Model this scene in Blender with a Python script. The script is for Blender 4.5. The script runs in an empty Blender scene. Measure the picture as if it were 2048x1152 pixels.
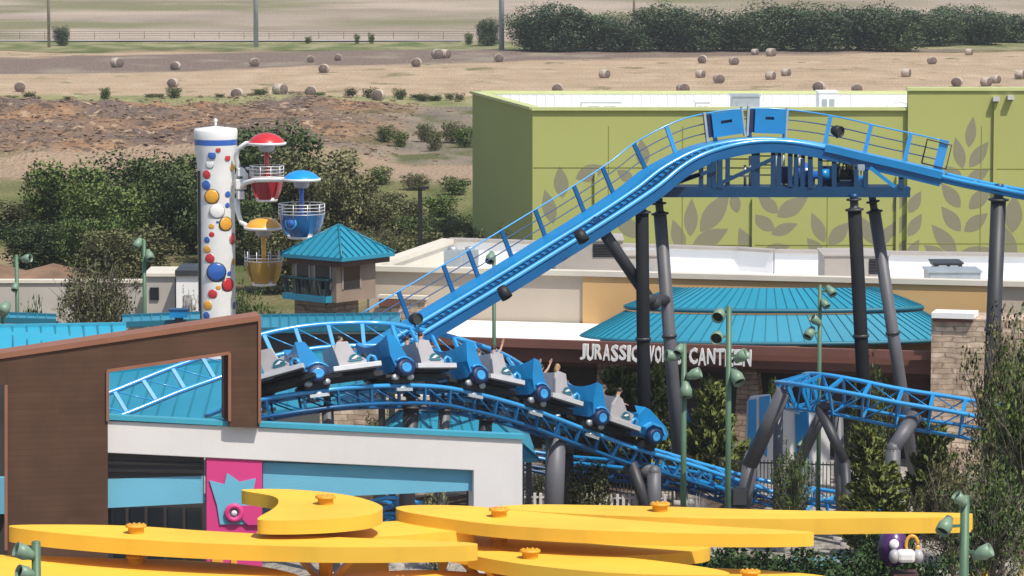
import bpy, bmesh, math, random
import numpy as np
from mathutils import Vector, Matrix, noise
R_ = math.radians
sc = bpy.context.scene
col = sc.collection

# ------------------------------------------------------------------ camera, sky, sun, exposure
F = 7500.0                      # focal length in photo pixels (2048 wide)
CAM = Vector((0, 0, 21.0))
PITCH = math.atan(760 / F)
cam = bpy.data.cameras.new("camera"); camo = bpy.data.objects.new("camera", cam); col.objects.link(camo)
camo.location = CAM; camo.rotation_euler = (math.pi / 2 - PITCH, 0, 0)
cam.sensor_width = 36; cam.lens = F / 2048 * 36; cam.clip_start = 1; cam.clip_end = 20000
sc.camera = camo
SUN = Vector((0.38, -0.50, 1.0)).normalized()
world = bpy.data.worlds.new("World"); sc.world = world; world.use_nodes = True
wn = world.node_tree.nodes; wl = world.node_tree.links
sky = wn.new("ShaderNodeTexSky"); sky.sky_type = 'NISHITA'; sky.sun_disc = False
sky.sun_elevation = math.asin(SUN.z); sky.sun_rotation = math.atan2(SUN.x, SUN.y)
sky.dust_density = 1.5
wl.new(sky.outputs[0], wn["Background"].inputs[0]); wn["Background"].inputs[1].default_value = 0.13
sl = bpy.data.lights.new("sun", 'SUN'); sl.energy = 4.3; sl.angle = R_(0.53); sl.color = (1.0, 0.945, 0.85)
so = bpy.data.objects.new("sun", sl); col.objects.link(so)
so.rotation_euler = SUN.to_track_quat('Z', 'Y').to_euler(); so.location = (50, -50, 120)
sc.view_settings.view_transform = 'Standard'; sc.view_settings.look = 'None'
sc.view_settings.exposure = 0.12; sc.view_settings.gamma = 1.0

# ------------------------------------------------------------------ pixel <-> world helpers (survey of the photo)
FW = Vector((0, math.cos(PITCH), -math.sin(PITCH))); UP = Vector((0, math.sin(PITCH), math.cos(PITCH))); RT = Vector((1, 0, 0))
def ray(px, py): return FW + RT * ((px - 1024) / F) + UP * ((576 - py) / F)
def P(px, py, d): r = ray(px, py); return CAM + r * (d / r.y)
def PZ(px, py, z): r = ray(px, py); return CAM + r * ((z - CAM.z) / r.z)
def proj(v):
    w = v - CAM; k = F / w.dot(FW)
    return 1024 + w.dot(RT) * k, 576 - w.dot(UP) * k
class Plane:                    # vertical plane through two surveyed points
    def __init__(s, pxa, da, pxb, db):
        a = P(pxa, 500, da); b = P(pxb, 500, db); t = (b - a); t.z = 0; t.normalize()
        s.p = a; s.t = t; s.n = Vector((t.y, -t.x, 0))     # n points towards the camera
        if s.n.y > 0: s.n = -s.n
    def __call__(s, px, py, off=0.0):
        r = ray(px, py); q = s.p + s.n * off
        return CAM + r * ((q - CAM).dot(s.n) / r.dot(s.n))
def flat(d): return Plane(0, d, 2048, d)
def gz(v): return Vector((v.x, v.y, 0))

# ------------------------------------------------------------------ mesh builder
ORG = {}
class MB:
    def __init__(s): s.v = []; s.f = []; s.m = []; s.sm = []
    def add(s, vs, fs, mi=0, smooth=False):
        o = len(s.v); s.v += [Vector(x) for x in vs]
        s.f += [tuple(o + i for i in f) for f in fs]; s.m += [mi] * len(fs); s.sm += [smooth] * len(fs); return s
    def hexa(s, a, mi=0):       # 8 corners: bottom ring 0-3, top ring 4-7
        return s.add(a, [(0, 3, 2, 1), (4, 5, 6, 7), (0, 1, 5, 4), (1, 2, 6, 5), (2, 3, 7, 6), (3, 0, 4, 7)], mi)
    def box(s, c, size, rz=0.0, mi=0):
        c = Vector(c); x, y, z = [k / 2 for k in size]; M = Matrix.Rotation(rz, 3, 'Z')
        return s.hexa([c + M @ Vector(q) for q in ((-x, -y, -z), (x, -y, -z), (x, y, -z), (-x, y, -z), (-x, -y, z), (x, -y, z), (x, y, z), (-x, y, z))], mi)
    def bar(s, p, q, w, h, up=(0, 0, 1), mi=0):
        p = Vector(p); q = Vector(q); t = (q - p).normalized(); u = Vector(up)
        if abs(t.dot(u)) > .98: u = Vector((0, 1, 0))
        a = t.cross(u).normalized() * w / 2; b = a.cross(t).normalized() * h / 2
        return s.hexa([p - a - b, p + a - b, p + a + b, p - a + b, q - a - b, q + a - b, q + a + b, q - a + b], mi)
    def tube(s, pts, r, n=8, mi=0, caps=True, smooth=True):
        pts = [Vector(p) for p in pts]; rs = r if isinstance(r, (list, tuple)) else [r] * len(pts)
        vs = []; u = None
        for i, p in enumerate(pts):
            t = (pts[min(i + 1, len(pts) - 1)] - pts[max(i - 1, 0)]).normalized()
            if u is None: u = t.orthogonal().normalized()
            u = (u - t * u.dot(t)).normalized(); w = t.cross(u)
            vs += [p + (u * math.cos(2 * math.pi * k / n) + w * math.sin(2 * math.pi * k / n)) * rs[i] for k in range(n)]
        fs = [(i * n + k, i * n + (k + 1) % n, (i + 1) * n + (k + 1) % n, (i + 1) * n + k) for i in range(len(pts) - 1) for k in range(n)]
        s.add(vs, fs, mi, smooth)
        if caps:
            o = len(s.v) - len(vs)
            s.f += [tuple(o + k for k in reversed(range(n))), tuple(o + len(vs) - n + k for k in range(n))]; s.m += [mi] * 2; s.sm += [False] * 2
        return s
    def lathe(s, prof, c=(0, 0, 0), ax=(0, 0, 1), n=24, mi=0, smooth=True):    # prof: (r, h)
        c = Vector(c); ax = Vector(ax).normalized(); u = ax.orthogonal().normalized(); w = ax.cross(u)
        vs = [c + ax * h + (u * math.cos(2 * math.pi * k / n) + w * math.sin(2 * math.pi * k / n)) * max(r, 1e-4) for r, h in prof for k in range(n)]
        fs = [(i * n + k, i * n + (k + 1) % n, (i + 1) * n + (k + 1) % n, (i + 1) * n + k) for i in range(len(prof) - 1) for k in range(n)]
        return s.add(vs, fs, mi, smooth)
    def prism(s, poly, ext, mi=0):      # poly: list of Vectors, extruded by vector ext
        poly = [Vector(p) for p in poly]; ext = Vector(ext); n = len(poly)
        return s.add(poly + [p + ext for p in poly], [tuple(range(n)), tuple(range(2 * n - 1, n - 1, -1))] + [(i, i + n, (i + 1) % n + n, (i + 1) % n) for i in range(n)], mi)
    def ball(s, c, r, n=10, mi=0, sc_=(1, 1, 1)):
        c = Vector(c); vs = []; m = n // 2 + 1
        for i in range(m + 1):
            a = math.pi * i / m
            for k in range(n):
                b = 2 * math.pi * k / n
                vs.append(c + Vector((math.sin(a) * math.cos(b) * sc_[0], math.sin(a) * math.sin(b) * sc_[1], math.cos(a) * sc_[2])) * r)
        return s.add(vs, [(i * n + k, (i + 1) * n + k, (i + 1) * n + (k + 1) % n, i * n + (k + 1) % n) for i in range(m) for k in range(n)], mi, True)
    def build(s, name, mats, parent=None, origin=None, bevel=0.0, fix=True):
        if not isinstance(mats, (list, tuple)): mats = [mats]
        if parent is not None: o0 = ORG[parent.name]
        elif origin is not None: o0 = Vector(origin)
        else:
            a = np.array([tuple(v) for v in s.v]); o0 = Vector(((a[:, 0].min() + a[:, 0].max()) / 2, (a[:, 1].min() + a[:, 1].max()) / 2, a[:, 2].min()))
        me = bpy.data.meshes.new(name); me.from_pydata([v - o0 for v in s.v], [], s.f)
        for m in mats: me.materials.append(m)
        me.polygons.foreach_set("material_index", s.m); me.polygons.foreach_set("use_smooth", s.sm)
        if fix:
            bm = bmesh.new(); bm.from_mesh(me); bmesh.ops.recalc_face_normals(bm, faces=bm.faces[:]); bm.to_mesh(me); bm.free()
        me.update()
        ob = bpy.data.objects.new(name, me); col.objects.link(ob)
        if parent is not None: ob.parent = parent
        else: ob.location = o0
        ORG[ob.name] = o0
        if bevel:
            b = ob.modifiers.new("bevel", 'BEVEL'); b.width = bevel; b.segments = 2; b.limit_method = 'ANGLE'
        return ob
def tag(o, label=None, cat=None, group=None, kind=None):
    if label: o["label"] = label
    if cat: o["category"] = cat
    if group: o["group"] = group
    if kind: o["kind"] = kind
    return o
def thing(name, loc, label, cat, group=None):
    o = bpy.data.objects.new(name, None); col.objects.link(o); o.location = loc; o.empty_display_size = .3
    ORG[o.name] = Vector(loc); return tag(o, label, cat, group)
def copy_tree(o, parent=None):
    c = o.copy(); col.objects.link(c); c.parent = parent; ORG[c.name] = ORG[o.name]
    for ch in list(o.children): copy_tree(ch, c)
    return c

# ------------------------------------------------------------------ materials
def mat(name, c, rough=.6, var=.10, scale=1.2, metal=0.0, bump=0.0, bscale=20, spec=.5, grime=0.0, coat=0.0):
    m = bpy.data.materials.new(name); m.use_nodes = True; nt = m.node_tree; N = nt.nodes; L = nt.links
    b = N["Principled BSDF"]; b.inputs["Roughness"].default_value = rough; b.inputs["Metallic"].default_value = metal
    b.inputs["Specular IOR Level"].default_value = spec
    if coat: b.inputs["Coat Weight"].default_value = coat; b.inputs["Coat Roughness"].default_value = .12
    g = N.new("ShaderNodeNewGeometry"); n = N.new("ShaderNodeTexNoise"); n.inputs["Scale"].default_value = scale; n.inputs["Detail"].default_value = 6
    L.new(g.outputs["Position"], n.inputs["Vector"])
    r = N.new("ShaderNodeMapRange"); r.inputs[1].default_value = .3; r.inputs[2].default_value = .7; r.inputs[3].default_value = 1 - var; r.inputs[4].default_value = 1 + var
    L.new(n.outputs[0], r.inputs[0])
    x = N.new("ShaderNodeMix"); x.data_type = 'RGBA'; x.blend_type = 'MULTIPLY'; x.inputs[0].default_value = 1; x.inputs[6].default_value = (*c, 1)
    L.new(r.outputs[0], x.inputs[7]); out = x.outputs[2]
    if grime:                      # rain streaks running down
        mp = N.new("ShaderNodeMapping"); mp.inputs["Scale"].default_value = (2.2, 2.2, .12); L.new(g.outputs["Position"], mp.inputs[0])
        n2 = N.new("ShaderNodeTexNoise"); n2.inputs["Scale"].default_value = 1.0; n2.inputs["Detail"].default_value = 5; L.new(mp.outputs[0], n2.inputs["Vector"])
        r2 = N.new("ShaderNodeMapRange"); r2.inputs[1].default_value = .55; r2.inputs[2].default_value = .8; r2.inputs[3].default_value = 0; r2.inputs[4].default_value = grime; L.new(n2.outputs[0], r2.inputs[0])
        y = N.new("ShaderNodeMix"); y.data_type = 'RGBA'; L.new(r2.outputs[0], y.inputs[0]); L.new(out, y.inputs[6]); y.inputs[7].default_value = (c[0] * .4 + .03, c[1] * .4 + .03, c[2] * .4 + .02, 1); out = y.outputs[2]
    L.new(out, b.inputs["Base Color"])
    if bump:
        n3 = N.new("ShaderNodeTexNoise"); n3.inputs["Scale"].default_value = bscale; n3.inputs["Detail"].default_value = 4; L.new(g.outputs["Position"], n3.inputs["Vector"])
        bp = N.new("ShaderNodeBump"); bp.inputs["Strength"].default_value = bump; bp.inputs["Distance"].default_value = .05; L.new(n3.outputs[0], bp.inputs["Height"]); L.new(bp.outputs[0], b.inputs["Normal"])
    return m
def leafmat(name, dark, light, rough=.6, tr=.25):
    m = bpy.data.materials.new(name); m.use_nodes = True; nt = m.node_tree; N = nt.nodes; L = nt.links
    b = N["Principled BSDF"]; b.inputs["Roughness"].default_value = rough; b.inputs["Specular IOR Level"].default_value = .25
    g = N.new("ShaderNodeNewGeometry"); n = N.new("ShaderNodeTexNoise"); n.inputs["Scale"].default_value = .55; n.inputs["Detail"].default_value = 3; L.new(g.outputs["Position"], n.inputs["Vector"])
    a = N.new("ShaderNodeMath"); a.operation = 'ADD'; L.new(g.outputs["Random Per Island"], a.inputs[0]); L.new(n.outputs[0], a.inputs[1])
    oi = N.new("ShaderNodeObjectInfo"); a2 = N.new("ShaderNodeMath"); a2.operation = 'MULTIPLY_ADD'; a2.inputs[1].default_value = 1.0; L.new(oi.outputs["Random"], a2.inputs[0]); L.new(a.outputs[0], a2.inputs[2])
    r = N.new("ShaderNodeMapRange"); r.inputs[1].default_value = .45; r.inputs[2].default_value = 2.2; L.new(a2.outputs[0], r.inputs[0])
    x = N.new("ShaderNodeMix"); x.data_type = 'RGBA'; x.inputs[6].default_value = (*dark, 1); x.inputs[7].default_value = (*light, 1); L.new(r.outputs[0], x.inputs[0])
    L.new(x.outputs[2], b.inputs["Base Color"])
    t = N.new("ShaderNodeBsdfTranslucent"); L.new(x.outputs[2], t.inputs[0]); ms = N.new("ShaderNodeMixShader"); ms.inputs[0].default_value = tr
    L.new(b.outputs[0], ms.inputs[1]); L.new(t.outputs[0], ms.inputs[2]); L.new(ms.outputs[0], N["Material Output"].inputs[0])
    return m
def brickmat(name, c1, c2, mortar, sx=1.0, row=.25, width=.7):
    m = bpy.data.materials.new(name); m.use_nodes = True; nt = m.node_tree; N = nt.nodes; L = nt.links
    b = N["Principled BSDF"]; b.inputs["Roughness"].default_value = .85; b.inputs["Specular IOR Level"].default_value = .2
    g = N.new("ShaderNodeNewGeometry"); sp = N.new("ShaderNodeSeparateXYZ"); L.new(g.outputs["Position"], sp.inputs[0])
    ad = N.new("ShaderNodeMath"); ad.operation = 'ADD'; L.new(sp.outputs[0], ad.inputs[0]); L.new(sp.outputs[1], ad.inputs[1])
    cb = N.new("ShaderNodeCombineXYZ"); L.new(ad.outputs[0], cb.inputs[0]); L.new(sp.outputs[2], cb.inputs[1])
    nz = N.new("ShaderNodeTexNoise"); nz.inputs["Scale"].default_value = 1.7; L.new(g.outputs["Position"], nz.inputs["Vector"])
    vm = N.new("ShaderNodeVectorMath"); vm.operation = 'MULTIPLY_ADD'; vm.inputs[1].default_value = (.5, .22, 0); L.new(nz.outputs["Color"], vm.inputs[0]); L.new(cb.outputs[0], vm.inputs[2])
    br = N.new("ShaderNodeTexBrick"); L.new(vm.outputs[0], br.inputs["Vector"]); br.inputs["Color1"].default_value = (*c1, 1); br.inputs["Color2"].default_value = (*c2, 1); br.inputs["Mortar"].default_value = (*mortar, 1)
    br.inputs["Scale"].default_value = sx; br.inputs["Brick Width"].default_value = width; br.inputs["Row Height"].default_value = row; br.inputs["Mortar Size"].default_value = .015
    n2 = N.new("ShaderNodeTexNoise"); n2.inputs["Scale"].default_value = 2.5; n2.inputs["Detail"].default_value = 5; L.new(g.outputs["Position"], n2.inputs["Vector"])
    r = N.new("ShaderNodeMapRange"); r.inputs[1].default_value = .3; r.inputs[2].default_value = .7; r.inputs[3].default_value = .65; r.inputs[4].default_value = 1.25; L.new(n2.outputs[0], r.inputs[0])
    x = N.new("ShaderNodeMix"); x.data_type = 'RGBA'; x.blend_type = 'MULTIPLY'; x.inputs[0].default_value = 1; L.new(br.outputs["Color"], x.inputs[6]); L.new(r.outputs[0], x.inputs[7]); L.new(x.outputs[2], b.inputs["Base Color"])
    bp = N.new("ShaderNodeBump"); bp.inputs["Distance"].default_value = .06; bp.inputs["Strength"].default_value = .8; L.new(x.outputs[2], bp.inputs["Height"]); L.new(bp.outputs[0], b.inputs["Normal"])
    return m
def plankmat(name, c, gap=.16):
    m = mat(name, c, .6, .18, .9, spec=.3); nt = m.node_tree; N = nt.nodes; L = nt.links; b = N["Principled BSDF"]
    g = N.new("ShaderNodeNewGeometry"); sp = N.new("ShaderNodeSeparateXYZ"); L.new(g.outputs["Position"], sp.inputs[0])
    q = N.new("ShaderNodeMath"); q.operation = 'DIVIDE'; q.inputs[1].default_value = gap; L.new(sp.outputs[2], q.inputs[0])
    fl = N.new("ShaderNodeMath"); fl.operation = 'FLOOR'; L.new(q.outputs[0], fl.inputs[0])
    fr = N.new("ShaderNodeMath"); fr.operation = 'FRACT'; L.new(q.outputs[0], fr.inputs[0])
    # boards of random length: add a per-row shift, then split along x
    wn_ = N.new("ShaderNodeTexWhiteNoise"); wn_.noise_dimensions = '1D'; L.new(fl.outputs[0], wn_.inputs["W"])
    ma = N.new("ShaderNodeMath"); ma.operation = 'MULTIPLY_ADD'; ma.inputs[1].default_value = 5; L.new(wn_.outputs[0], ma.inputs[0]); L.new(sp.outputs[0], ma.inputs[2])
    dv = N.new("ShaderNodeMath"); dv.operation = 'DIVIDE'; dv.inputs[1].default_value = 2.8; L.new(ma.outputs[0], dv.inputs[0])
    f2 = N.new("ShaderNodeMath"); f2.operation = 'FLOOR'; L.new(dv.outputs[0], f2.inputs[0])
    cb = N.new("ShaderNodeCombineXYZ"); L.new(f2.outputs[0], cb.inputs[0]); L.new(fl.outputs[0], cb.inputs[1])
    w2 = N.new("ShaderNodeTexWhiteNoise"); L.new(cb.outputs[0], w2.inputs["Vector"])
    gt = N.new("ShaderNodeMath"); gt.operation = 'GREATER_THAN'; gt.inputs[1].default_value = .08; L.new(fr.outputs[0], gt.inputs[0])
    r = N.new("ShaderNodeMapRange"); r.inputs[3].default_value = .93; r.inputs[4].default_value = 1.07; L.new(w2.outputs[0], r.inputs[0])
    r3 = N.new("ShaderNodeMapRange"); r3.inputs[3].default_value = .78; r3.inputs[4].default_value = 1; L.new(gt.outputs[0], r3.inputs[0])
    mm = N.new("ShaderNodeMath"); mm.operation = 'MULTIPLY'; L.new(r.outputs[0], mm.inputs[0]); L.new(r3.outputs[0], mm.inputs[1])
    src = b.inputs["Base Color"].links[0].from_socket
    x = N.new("ShaderNodeMix"); x.data_type = 'RGBA'; x.blend_type = 'MULTIPLY'; x.inputs[0].default_value = 1; L.new(src, x.inputs[6]); L.new(mm.outputs[0], x.inputs[7]); L.new(x.outputs[2], b.inputs["Base Color"])
    return m
M = {}
M['blue'] = mat('coaster_blue_paint', (.006, .215, .50), .32, .12, .8, coat=.3, grime=.10)
M['dblue'] = mat('deep_blue_paint', (.004, .055, .155), .4, .15, .8, grime=.2)
M['pblue'] = mat('platform_shaded_blue', (.002, .042, .112), .45, .15, .8, grime=.2)  # blue darkened with the shade the track throws on the platform
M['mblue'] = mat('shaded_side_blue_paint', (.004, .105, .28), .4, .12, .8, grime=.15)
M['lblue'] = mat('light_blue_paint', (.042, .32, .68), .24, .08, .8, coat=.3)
M['navy'] = mat('navy_plastic', (.008, .025, .09), .5, .15, 3)
M['grey'] = mat('grey_steel_paint', (.105, .105, .118), .5, .18, .7, grime=.35)
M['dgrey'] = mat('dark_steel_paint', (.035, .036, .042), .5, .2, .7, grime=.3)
M['shadow_steel'] = mat('steel_in_shadow', (.011, .012, .015), .8, .3, .7, grime=.2, spec=.2)  # column steel darkened so its colour carries the platform's shadow
M['black'] = mat('black_rubber', (.012, .012, .013), .6, .2, 4)
M['seat'] = mat('pale_grey_fibreglass', (.42, .40, .41), .45, .08, 2)
M['silver'] = mat('brushed_silver', (.62, .62, .62), .35, .08, 3, metal=.3)
M['white'] = mat('white_gloss_paint', (.78, .77, .75), .35, .05, 1.5, grime=.06)
M['red'] = mat('red_gloss', (.55, .03, .035), .3, .08, 2, coat=.4)
M['gold'] = mat('yellow_gloss', (.75, .36, .035), .35, .08, 2, coat=.3)
M['ball_blue'] = mat('royal_blue_gloss', (.03, .12, .45), .3, .08, 2, coat=.4)
M['sky_blue'] = mat('sky_blue_gloss', (.01, .28, .75), .3, .06, 2, coat=.4)
M['yellow'] = mat('canopy_yellow_paint', (.80, .48, .055), .66, .10, .35, grime=.14, spec=.2)
M['orange'] = mat('orange_hub_paint', (.70, .33, .02), .5, .12, 2)
M['teal'] = mat('teal_metal_roof', (.020, .235, .35), .42, .08, .35, grime=.10)
M['dteal'] = mat('teal_trim', (.01, .13, .19), .5, .1, .5)
M['seam'] = mat('teal_seam', (.010, .17, .25), .5, .1, .5)
M['aqua'] = mat('aqua_metal_roof', (.03, .36, .52), .42, .06, .4, grime=.06)
M['cap_blue'] = mat('sky_blue_coping', (.045, .33, .46), .45, .06, .6)
M['band_blue'] = mat('powder_blue_stucco', (.14, .43, .58), .7, .05, .6, bump=.1)
M['wall_white'] = mat('white_stucco', (.68, .66, .645), .8, .05, .5, bump=.12, bscale=30, grime=.07)
M['brown'] = plankmat('brown_wood_boards', (.086, .044, .027))
M['brown_trim'] = mat('red_brown_coping', (.26, .11, .065), .6, .1, 1)
M['pink'] = mat('magenta_panel', (.62, .045, .21), .55, .05, .8)
M['green_wall'] = mat('lime_green_panel', (.385, .405, .125), .7, .045, .15, grime=.05)
M['leaf_mural'] = mat('grey_olive_mural_paint', (.245, .232, .150), .75, .05, .3)
M['panel_line'] = mat('olive_panel_joint', (.24, .26, .06), .8, .1, 1)
M['roof_white'] = mat('white_roof_membrane', (.80, .80, .79), .7, .05, .4, grime=.12)
M['beige'] = mat('beige_stucco', (.52, .44, .35), .85, .06, .4, bump=.1, grime=.08)
M['cream'] = mat('cream_coping', (.62, .57, .48), .8, .06, .6)
M['ochre'] = mat('ochre_stucco', (.60, .37, .16), .85, .06, .4, bump=.1, grime=.05)
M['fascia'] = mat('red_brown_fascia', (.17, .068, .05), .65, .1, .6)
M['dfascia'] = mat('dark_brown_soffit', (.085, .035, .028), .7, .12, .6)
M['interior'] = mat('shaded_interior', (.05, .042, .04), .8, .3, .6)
M['stone'] = brickmat('tan_ledge_stone', (.64, .50, .38), (.44, .33, .24), (.30, .235, .175), 1, .2, .55)
M['dstone'] = brickmat('brown_ledge_stone', (.34, .25, .18), (.24, .17, .125), (.12, .09, .07), 1, .2, .55)
M['hvac'] = mat('tan_sheet_metal', (.40, .36, .32), .55, .08, 1, grime=.12)
M['galv'] = mat('galvanised_metal', (.42, .46, .48), .45, .1, 1.5, metal=.4)
M['glass'] = mat('dark_glass', (.02, .025, .03), .08, .1, 1, spec=.7)
M['lamp_green'] = mat('sage_green_paint', (.075, .15, .085), .5, .1, 2)
M['flood_green'] = mat('pale_sage_housing', (.17, .26, .18), .45, .1, 3)
M['concrete'] = mat('concrete', (.42, .39, .35), .85, .12, .6, bump=.1)
M['lowwall'] = mat('tan_low_wall', (.40, .28, .20), .85, .1, .6)
M['bark'] = mat('bark', (.085, .062, .045), .9, .3, 6, bump=.5)
M['palebark'] = mat('pale_bark', (.20, .165, .13), .9, .25, 6, bump=.4)
M['pole_grey'] = mat('weathered_steel_pole', (.42, .45, .48), .6, .1, 1)
M['pole_wood'] = mat('weathered_wood_pole', (.33, .28, .23), .9, .15, 2)
M['hay'] = mat('sunlit_hay', (.44, .37, .30), .95, .3, 3, bump=.8, bscale=8)  # lighter hay, sunlight on the bale sides put into the colour
M['hay_end'] = mat('shaded_hay_end', (.155, .115, .10), .95, .3, 4, bump=.6, bscale=8)  # darker hay, shade on the bale ends painted in
M['soil'] = mat('soil', (.2, .12, .07), .95, .3, .7, bump=.7, bscale=3)
M['purple'] = mat('purple_gloss', (.075, .022, .12), .35, .1, 2, coat=.3)
M['skin'] = mat('skin', (.50, .29, .20), .55, .06, 6)
M['hair'] = mat('dark_hair', (.022, .014, .010), .6, .2, 8)
M['hair2'] = mat('brown_hair', (.085, .045, .022), .6, .2, 8)
M['hair3'] = mat('blond_hair', (.36, .22, .09), .6, .2, 8)
M['eye'] = mat('eye_dark', (.01, .01, .01), .3, 0, 1)
for nm, c in (('shirt_white', (.7, .7, .68)), ('shirt_red', (.42, .05, .05)), ('shirt_black', (.02, .02, .024)), ('shirt_teal', (.05, .2, .25)), ('jeans', (.05, .075, .13))):
    M[nm] = mat(nm, c, .85, .12, 6)
M['leaf_dark'] = leafmat('dark_green_leaves', (0.076, 0.122, 0.050), (0.145, 0.197, 0.069))
M['leaf_far'] = leafmat('far_green_leaves', (0.057, 0.100, 0.060), (0.138, 0.191, 0.092), tr=.15)
M['leaf_mid'] = leafmat('mid_green_leaves', (0.102, 0.175, 0.054), (0.197, 0.267, 0.071))
M['leaf_olive'] = leafmat('olive_leaves', (0.134, 0.149, 0.065), (0.254, 0.253, 0.115))
M['leaf_pine'] = leafmat('pine_needles', (0.101, 0.148, 0.037), (0.312, 0.343, 0.094))
M['leaf_hedge'] = leafmat('hedge_leaves', (0.023, 0.062, 0.023), (0.072, 0.126, 0.036))
M['leaf_silver'] = leafmat('silver_foliage', (.22, .23, .22), (.48, .48, .46))
M['petal'] = leafmat('yellow_blossom', (.55, .33, .01), (.80, .60, .04))
M['leaf_light'] = leafmat('pale_olive_leaves', (.12, .125, .05), (.30, .28, .13))
M['leaf_grass'] = leafmat('field_grass', (.075, .095, .03), (.17, .18, .07))

# ------------------------------------------------------------------ ground
def yd(py): return PZ(1024, py, 0).y
Y_EXC0, Y_EXC1 = yd(335), yd(212)
def ground_h(x, y):
    h = 0.0
    if Y_EXC0 - 25 < y < Y_EXC1 + 15:
        e = min(1, max(0, (y - (Y_EXC0 - 25)) / 25)) * min(1, max(0, (Y_EXC1 + 15 - y) / 20))
        side = min(1, max(0, (-9 - x) / 10)) if y > yd(300) else min(1, max(0, (-9 - x) / 8))
        n = noise.fractal(Vector((x * .045, y * .028, 3.1)), .9, 2.1, 5); n2 = noise.fractal(Vector((x * .35, y * .22, 8)), .8, 2.0, 4)
        n3 = noise.noise(Vector((x * .9, y * .7, 1)))
        h += e * side * (max(0, 1.0 + 1.5 * n) + .60 * n2 + .26 * n3)
        h += .12 * (1 - side) * e * n2
    if y > yd(190) and y < 640: h += .12 * noise.noise(Vector((x * .08, y * .05, 0)))
    if y > 600: h += (y - 600) * .030 + 2.5 * noise.noise(Vector((x * .008, y * .004, 5))) * min(1, (y - 600) / 200)
    return h
def arange(a, b, s): return list(np.arange(a, b, s))
XS = [-1500, -600, -300, -160] + arange(-110, 110, 1.5) + [110, 160, 300, 600, 1500]
YS = [-300, -50, 40, 90, 130, 170, 210, 250, 270] + arange(280, 440, 1.25) + arange(440, 620, 6) + arange(620, 1300, 25) + [1300, 1600, 2000, 2600]
g = MB(); nx = len(XS)
g.add([(x, y, ground_h(x, y)) for y in YS for x in XS], [(j * nx + i, j * nx + i + 1, (j + 1) * nx + i + 1, (j + 1) * nx + i) for j in range(len(YS) - 1) for i in range(nx - 1)], 0, True)
gm = bpy.data.materials.new('ground'); gm.use_nodes = True; N = gm.node_tree.nodes; L = gm.node_tree.links
pb = N["Principled BSDF"]; pb.inputs["Roughness"].default_value = .95; pb.inputs["Specular IOR Level"].default_value = .1
geo = N.new("ShaderNodeNewGeometry"); sep = N.new("ShaderNodeSeparateXYZ"); L.new(geo.outputs["Position"], sep.inputs[0])
def gnoise(scale, sx=1, sy=1, detail=6, lo=.35, hi=.65):
    mp = N.new("ShaderNodeMapping"); mp.inputs["Scale"].default_value = (sx, sy, 1); L.new(geo.outputs["Position"], mp.inputs[0])
    n = N.new("ShaderNodeTexNoise"); n.inputs["Scale"].default_value = scale; n.inputs["Detail"].default_value = detail; L.new(mp.outputs[0], n.inputs["Vector"])
    r = N.new("ShaderNodeMapRange"); r.inputs[1].default_value = lo; r.inputs[2].default_value = hi; L.new(n.outputs[0], r.inputs[0]); return r.outputs[0]
def mth(op, a, b=None, c=None):
    m = N.new("ShaderNodeMath"); m.operation = op
    for i, v in enumerate((a, b, c)):
        if v is None: continue
        if isinstance(v, (int, float)): m.inputs[i].default_value = v
        else: L.new(v, m.inputs[i])
    return m.outputs[0]
def colmix(fac, a, b):
    m = N.new("ShaderNodeMix"); m.data_type = 'RGBA'
    if isinstance(fac, (int, float)): m.inputs[0].default_value = fac
    else: L.new(fac, m.inputs[0])
    for i, v in ((6, a), (7, b)):
        if isinstance(v, tuple): m.inputs[i].default_value = (*v, 1)
        else: L.new(v, m.inputs[i])
    return m.outputs[2]
wob = mth('MULTIPLY', mth('SUBTRACT', gnoise(.05, 1, 1, 5), .5), 9.0)
Yw = mth('ADD', sep.outputs[1], wob); X = sep.outputs[0]
def band(y0, y1, soft=3.0, yy=None):
    yy = yy or Yw
    def st(e, rev):
        m = N.new("ShaderNodeMapRange"); m.interpolation_type = 'SMOOTHSTEP'; m.inputs[1].default_value = e - soft; m.inputs[2].default_value = e + soft
        if rev: m.inputs[3].default_value = 1; m.inputs[4].default_value = 0
        L.new(yy, m.inputs[0]); return m.outputs[0]
    return mth('MULTIPLY', st(y0, False), st(y1, True))
fine = gnoise(2.5, 1, .7, 5); mid = gnoise(.22, 1, .35, 6); big = gnoise(.035, 1, .3, 5)
c = colmix(mid, (.13, .12, .05), (.30, .24, .14))                       # rough scrub before the fields
c = colmix(gnoise(.09, 1, .6, 5, .48, .6), c, (.085, .115, .03))
pav = colmix(mid, (.30, .27, .23), (.42, .38, .33)); pav = colmix(gnoise(.12, 1, 1, 4, .52, .56), pav, (.10, .07, .05))
c = colmix(band(-400, 168, 1.5), c, pav)
grav = colmix(fine, (.22, .16, .13), (.38, .30, .25)); c = colmix(band(262, yd(290), 6), c, colmix(gnoise(.08, 1, .6, 5, .45, .6), (.36, .26, .18), (.17, .16, .07)))
exc = colmix(gnoise(.5, 1, .8, 6), (.23, .13, .075), (.36, .225, .13)); exc = colmix(gnoise(.06, 1, .5, 5, .46, .56), exc, (.175, .13, .105)); exc = colmix(gnoise(.9, 1, .8, 6, .54, .60), exc, (.115, .08, .058)); exc = colmix(gnoise(.8, 1, .5, 6, .60, .66), exc, (.42, .30, .20))
exc = colmix(gnoise(2.0, 1, 1, 3, .70, .73), exc, (.55, .48, .40))
exr = colmix(mid, (.19, .165, .13), (.30, .24, .17)); exr = colmix(gnoise(.16, 1, .4, 6, .5, .6), exr, (.12, .125, .05))
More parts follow.
